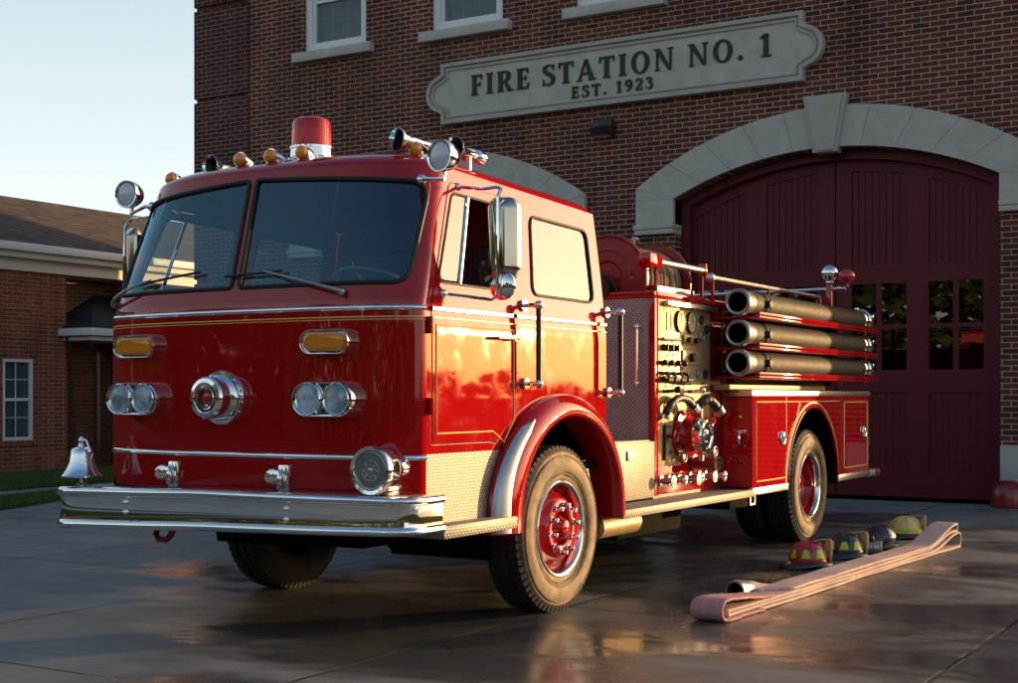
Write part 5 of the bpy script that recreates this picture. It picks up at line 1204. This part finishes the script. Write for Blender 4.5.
# ------------------------------------------------------------------ helmets and the flat hose on the ground
def helmet(loc, rz, shell, label, stripes=True, shield='cream', tilt=(0, 0), group=None):
    e = empty('helmet', loc, label, 'helmet', 'fire helmets lined up on the apron'); o = V(loc)
    # local: front towards +x
    L, W_, H = .150, .125, .150
    def dome(th, ph):                    # ph 0 at brim .. pi/2 top
        c_ = math.cos(ph) ** .8; return V((L * math.cos(th) * c_, W_ * math.sin(th) * c_, .055 + H * math.sin(ph) ** .9))
    m = MB(); R = [[o + dome(2 * PI * j / 36, PI / 2 * i / 12 * .995) for j in range(36)] for i in range(13)]; m.rings(R, True, False, True); m.build('shell', shell, e, 60)
    m = MB()                              # crest ridges
    for th in (0, PI / 4, PI / 2, 3 * PI / 4):
        P = []
        for i in range(25):
            a = lerp(.25, PI - .25, i / 24); t_, p_ = (th, a) if a < PI / 2 else (th + PI, PI - a); P.append(o + dome(t_, p_) * 1.0 + V((0, 0, .002)))
        m.tube(P, .0075 if th == 0 else .0045, 6)
    m.build('crest', shell, e, 60)
    m = MB(); R = []                      # brim, long at the back
    for (q, dz) in ((.0, .0), (.35, -.004), (.75, -.014), (1., -.026), (1.0, -.034), (.72, -.022), (.3, -.012), (-.06, -.010)):
        ring = []
        for j in range(40):
            th = 2 * PI * j / 40; b = dome(th, 0); back = max(0, -math.cos(th)); wdt = .026 + .060 * back ** 1.5 + .018 * max(0, math.cos(th)) ** 2
            d_ = V((math.cos(th), math.sin(th), 0)); ring.append(o + b + d_ * wdt * q + V((0, 0, dz + .002 - .022 * q * back)))
        R.append(ring)
    m.rings(R, True, False, False); m.build('brim', M['hblack'], e, 60)
    m = MB(); m.lathe([(.1, .0), (.115, .012), (.115, .05), (.10, .052)], o + V((0, 0, .003)), (0, 0, 1), 28, True, False, sx=.86, sy=1.1); m.build('liner', M['seat'], e)
    if stripes:
        m = MB()
        for j in range(8):
            th = 2 * PI * (j + .5) / 8; R = []
            for i in range(5):
                ph = lerp(.16, .62, i / 4); hwd = lerp(.25, .13, i / 4); R.append([o + dome(th + hwd * t, ph) * 1.0 + (dome(th + hwd * t, ph) - V((0, 0, .05))).normalized() * .0025 for t in (-1, -.5, 0, .5, 1)])
            m.rings(R, False)
        m.build('reflective_tape', M['limestrip'], e, 60)
    if shield:
        m = MB(); P = rnd([(-.05, .035), (.05, .035), (.075, .10), (.072, .17), (.05, .20), (.0, .222), (-.05, .20), (-.072, .17), (-.075, .10)], .015, 3)
        m.prism(P, lambda y, z: o + V((.138 + .02 * math.cos(y * 12) + (z - .05) * .06, y, z)), (.014, 0, .001)); s_ = m.build('front_shield', M['leather'], e, 30)
        m = MB(); m.prism(inset(P, .014), lambda y, z: o + V((.1525 + .02 * math.cos(y * 12) + (z - .05) * .06, y, z)), (.003, 0, 0)); m.build('shield_face', M['black'] if shield == 'cream' else M['dred'], e)
        m = MB(); m.tube([o + V((.02, 0, .205)), o + V((.09, 0, .215)), o + V((.15, 0, .215)), o + V((.175, 0, .20))], .006, 6); m.build('shield_holder', M['brass'], e)
    e.rotation_euler = (tilt[0], tilt[1], rz); return e
helmet((1.80, 2.86, 0), math.radians(38), M['hred'], 'red fire helmet with lime reflective patches, nearest to the camera')
helmet((1.86, 3.60, 0), math.radians(40), M['hblack'], 'black fire helmet with lime reflective patches beside the red helmet')
helmet((1.88, 4.50, 0), math.radians(60), M['hblack'], 'plain black fire helmet without patches in front of the yellow helmet', False, None)
def yellow():
    e = helmet((1.86, 5.42, 0.0), math.radians(25), M['hyellow'], 'pale yellow fire helmet farthest along the folded hose', False, 'cream')
    o = V((1.86, 5.42, 0)); m = MB(); R = [[o * 0 + V((.161 * math.cos(t) , .128 * math.sin(t), z)) for t in (2 * PI * j / 36 for j in range(36))] for z in (.068, .096)]
    for p in R[1]: p.x *= .985; p.y *= .985
    m.rings(R, True, False, False); ob = m.build('reflective_tape', M['limestrip'], None, 60); ob.parent = e
    return e
yellow()
# lantern beside the second helmet
e = empty('hand_lantern', (1.97, 3.92, 0), 'small grey barrel lantern with brass lens ring between the black helmets', 'lantern'); o = V((1.97, 3.92, .062)); d = V((.86, .2, 0)).normalized()
m = MB(); m.lathe([(.045, -.14), (.056, -.13), (.056, .02), (.064, .03), (.064, .075), (.05, .08)], o, d, 24); m.build('body', M['steel'], e)
m = MB(); m.lathe([(.062, .072), (.064, .09), (.054, .094), (.05, .085)], o, d, 24, False, False); m.build('lens_ring', M['brass'], e)
m = MB(); m.lathe([(.05, .08), (.03, .09), (0, .092)], o, d, 20); m.build('lens', M['lens'], e)
m = MB(); m.tube([o + d * -.1 + V((0, 0, .05)), o + d * -.09 + V((0, 0, .09)), o + d * .02 + V((0, 0, .09)), o + d * .03 + V((0, 0, .06))], .009, 8); m.build('handle', M['black'], e)

fh = empty('fire_hose', (2.25, 2.6, 0), 'long pale pink flat fire hose folded back and forth on the concrete', 'fire hose')
def strip(path, wd, th, wob=.004):
    """flat hose following a path of (s, z) along the axis, with slight sideways drift"""
    m = MB(); R = []; A = V((2.135, .02, 0)); B = V((2.36, 5.0, 0)); ax_ = (B - A).normalized(); sd = V((ax_.y, -ax_.x, 0)); n = len(path)
    for i, (s_, z_, dr_) in enumerate(path):
        p0 = path[max(i - 1, 0)]; p1 = path[min(i + 1, n - 1)]; t = ax_ * (p1[0] - p0[0]) + V((0, 0, p1[1] - p0[1])); t.normalize(); nn = sd.cross(t).normalized()
        c = A + ax_ * s_ + V((0, 0, z_)) + sd * dr_; ring = []
        for j in range(24):
            a = 2 * PI * (j + .5) / 24; cx = math.copysign(abs(math.cos(a)) ** .16, math.cos(a)) * wd / 2; cy = math.copysign(abs(math.sin(a)) ** .55, math.sin(a)) * th / 2; ring.append(c + sd * cx + nn * cy)
        R.append(ring)
    m.rings(R); return m
L_ = 4.95; path = []
def run(s0, s1, z0, z1, dr, n=40, f=None):
    for i in range(n + 1):
        t = i / n; path.append((lerp(s0, s1, t), (f(t) if f else lerp(z0, z1, t)) + .0015 * math.sin(31 * t + z0 * 50), dr + .007 * math.sin(7 * t + z0 * 90) + .004 * math.sin(17 * t + z0 * 300)))
def bend(s, zc, r, up, dr, sgn, n=10, ex=1.):
    for i in range(1, n):
        a = PI * i / n; path.append((s + sgn * math.sin(a) * r * ex, zc + (-math.cos(a) if up else math.cos(a)) * r, dr))
T = .021
zl = [.0115, .0345, .0575, .0805]
far = lambda a, b: (lambda t: a + (b - a) * smooth((t - .86) / .14))
run(.60, L_ - .02, zl[0], zl[0], 0.)                                                        # bottom layer, near to far
bend(L_ - .02, zl[0] + .058, .058, True, 0., 1, 12)
run(L_ - .02, .16, .128, .034, 0., 46, lambda t: zl[1] + (.128 - zl[1]) * (1 - smooth(t / .16)))
bend(.16, (zl[1] + zl[2]) / 2, .0115, True, 0., -1, 8)
run(.16, L_ - .10, zl[2], .15, 0., 46, lambda t: zl[2] + (.150 - zl[2]) * smooth((t - .82) / .16))
bend(L_ - .10, .182, .032, True, 0., 1, 10)
run(L_ - .10, 1.15, .214, zl[3], 0., 46, lambda t: zl[3] + (.214 - zl[3]) * (1 - smooth(t / .22)))
for i in range(1, 15):
    t = i / 14; path.append((lerp(1.15, .98, t) - .02 * t, lerp(zl[3], .072, t), -.15 * smooth(t)))
strip(path, .20, T).build('hose_jacket', M['canvas'], fh, 50)
path = []                                                                                   # the near loop: a separate turn of the same hose
run(.80, .12, .09, .125, .006, 24, lambda t: lerp(.078, .130, smooth(t)))
bend(.12, .0705, .0595, False, .006, -1, 16, 1.35)
run(.12, .62, .0105, .0105, .012, 12)
A0 = V((2.135, .02, 0))
lp = strip(path, .208, .019); lp.build('hose_fold', hose_mat('hose_fold_jacket', (.56, .33, .32), (.36, .18, .18)), fh, 50, label='pink rounded fold at the near end')
m = MB(); c0 = V((2.005, .86, .076)); d = V((-.10, -1, 0)).normalized()
m.lathe([(.050, .17), (.058, .13), (.060, .06), (.070, .055), (.072, .01), (.070, -.012), (.064, -.016), (.056, -.012), (.053, .06)], c0, -d, 30, False, False); m.build('coupling', M['steel'], fh)
m = MB(); m.cyl(c0 - d * .05, c0 - d * .055, .056, seg=24); m.build('coupling_bore', M['void'], fh)
m = MB(); R = []
for i in range(9):
    t = i / 8; c = c0 - d * .15 + (V((2.055, 1.22, .082)) - (c0 - d * .15)) * t; wa, wb = lerp(.052, .095, smooth(t)), lerp(.052, .008, smooth(t)); R.append([c + V((math.cos(a) * wa, 0, math.sin(a) * wb)) for a in (2 * PI * j / 20 for j in range(20))])
m.rings(R); m.build('hose_end', M['canvas'], fh, 60)

# ------------------------------------------------------------------ surroundings behind and beside the camera (seen in the paint, glass and chrome)
def tree_mesh(seed, h, mat_leaf, nleaf=2600, leaf=.22):
    rg = random.Random(seed); tr = MB(); P = [V((0, 0, -.1)), V((.05, .03, h * .25)), V((.0, .08, h * .5)), V((.08, 0, h * .78))]; tr.tube(P, [h * .028, h * .022, h * .015, h * .005], 8)
    tips = []
    for k in range(9):
        a = rg.uniform(0, 2 * PI); z0_ = h * rg.uniform(.25, .6); L = h * rg.uniform(.2, .34); q = V((math.cos(a) * L, math.sin(a) * L, z0_ + L * rg.uniform(.4, .9))); tr.tube([V((0, .04, z0_)), V((q.x * .5, q.y * .5, lerp(z0_, q.z, .6))), q], [h * .010, h * .007, h * .003], 6); tips.append(q)
    tips.append(P[-1]); cr = MB()
    cl = [(t + V((rg.gauss(0, h * .05), rg.gauss(0, h * .05), rg.gauss(0, h * .05))), h * rg.uniform(.09, .17)) for t in tips for _ in range(3)]
    for _ in range(nleaf):
        c, r = rg.choice(cl); v_ = V((rg.gauss(0, 1), rg.gauss(0, 1), rg.gauss(0, .8))).normalized() * r * rg.uniform(.5, 1.); p = c + v_
        u, w_, d_ = frame_of(V((rg.gauss(0, 1), rg.gauss(0, 1), rg.gauss(0, 1)))); q = leaf * rg.uniform(.6, 1.3); cr.add([p + u * q, p + w_ * q * .6, p - u * q, p - w_ * q * .6], [(0, 1, 2, 3)])
    return tr, cr
m = MB(); rg = random.Random(12)                 # dense park trees across the road behind the camera
for _ in range(60000):
    x = rg.uniform(-110, 50); y = -36 + rg.gauss(0, 2.2) - 6 * smooth((abs(x + 20) - 40) / 60)
    hh = 8.2 + 2.2 * math.sin(x * .33) + 1.5 * math.sin(x * .71 + 1) + .9 * math.sin(x * 1.7)
    p = V((x, y, rg.uniform(0, 1) ** .85 * hh)); u, w_, d_ = frame_of(V((rg.gauss(0, 1), rg.gauss(0, 1), rg.gauss(0, .7)))); q = rg.uniform(.18, .42)
    m.add([p + u * q, p + w_ * q * .7, p - u * q, p - w_ * q * .7], [(0, 1, 2, 3)])
tag(m.build('park_wood', M['leaf']), 'dense leafy trees of a park across the road', 'woodland', kind='stuff')
m = MB(); rg = random.Random(11)                 # low far wood towards the sunrise
for _ in range(5200):
    a = rg.uniform(-.35, 2.2); R_ = rg.uniform(130, 170); hh = 3.8 + 1.6 * math.sin(a * 23) + 1.1 * math.sin(a * 51 + 1) + .7 * math.sin(a * 117)
    p = V((math.cos(a) * R_, math.sin(a) * R_ + 10, rg.uniform(0, 1) ** .7 * max(1.2, hh))); u, w_, d_ = frame_of(V((rg.gauss(0, 1), rg.gauss(0, 1), rg.gauss(0, .6)))); q = rg.uniform(.5, 1.1)
    m.add([p + u * q, p + w_ * q * .7, p - u * q, p - w_ * q * .7], [(0, 1, 2, 3)])
tag(m.build('distant_wood', M['leaf_far']), 'low distant line of trees along the horizon', 'woodland', kind='stuff')
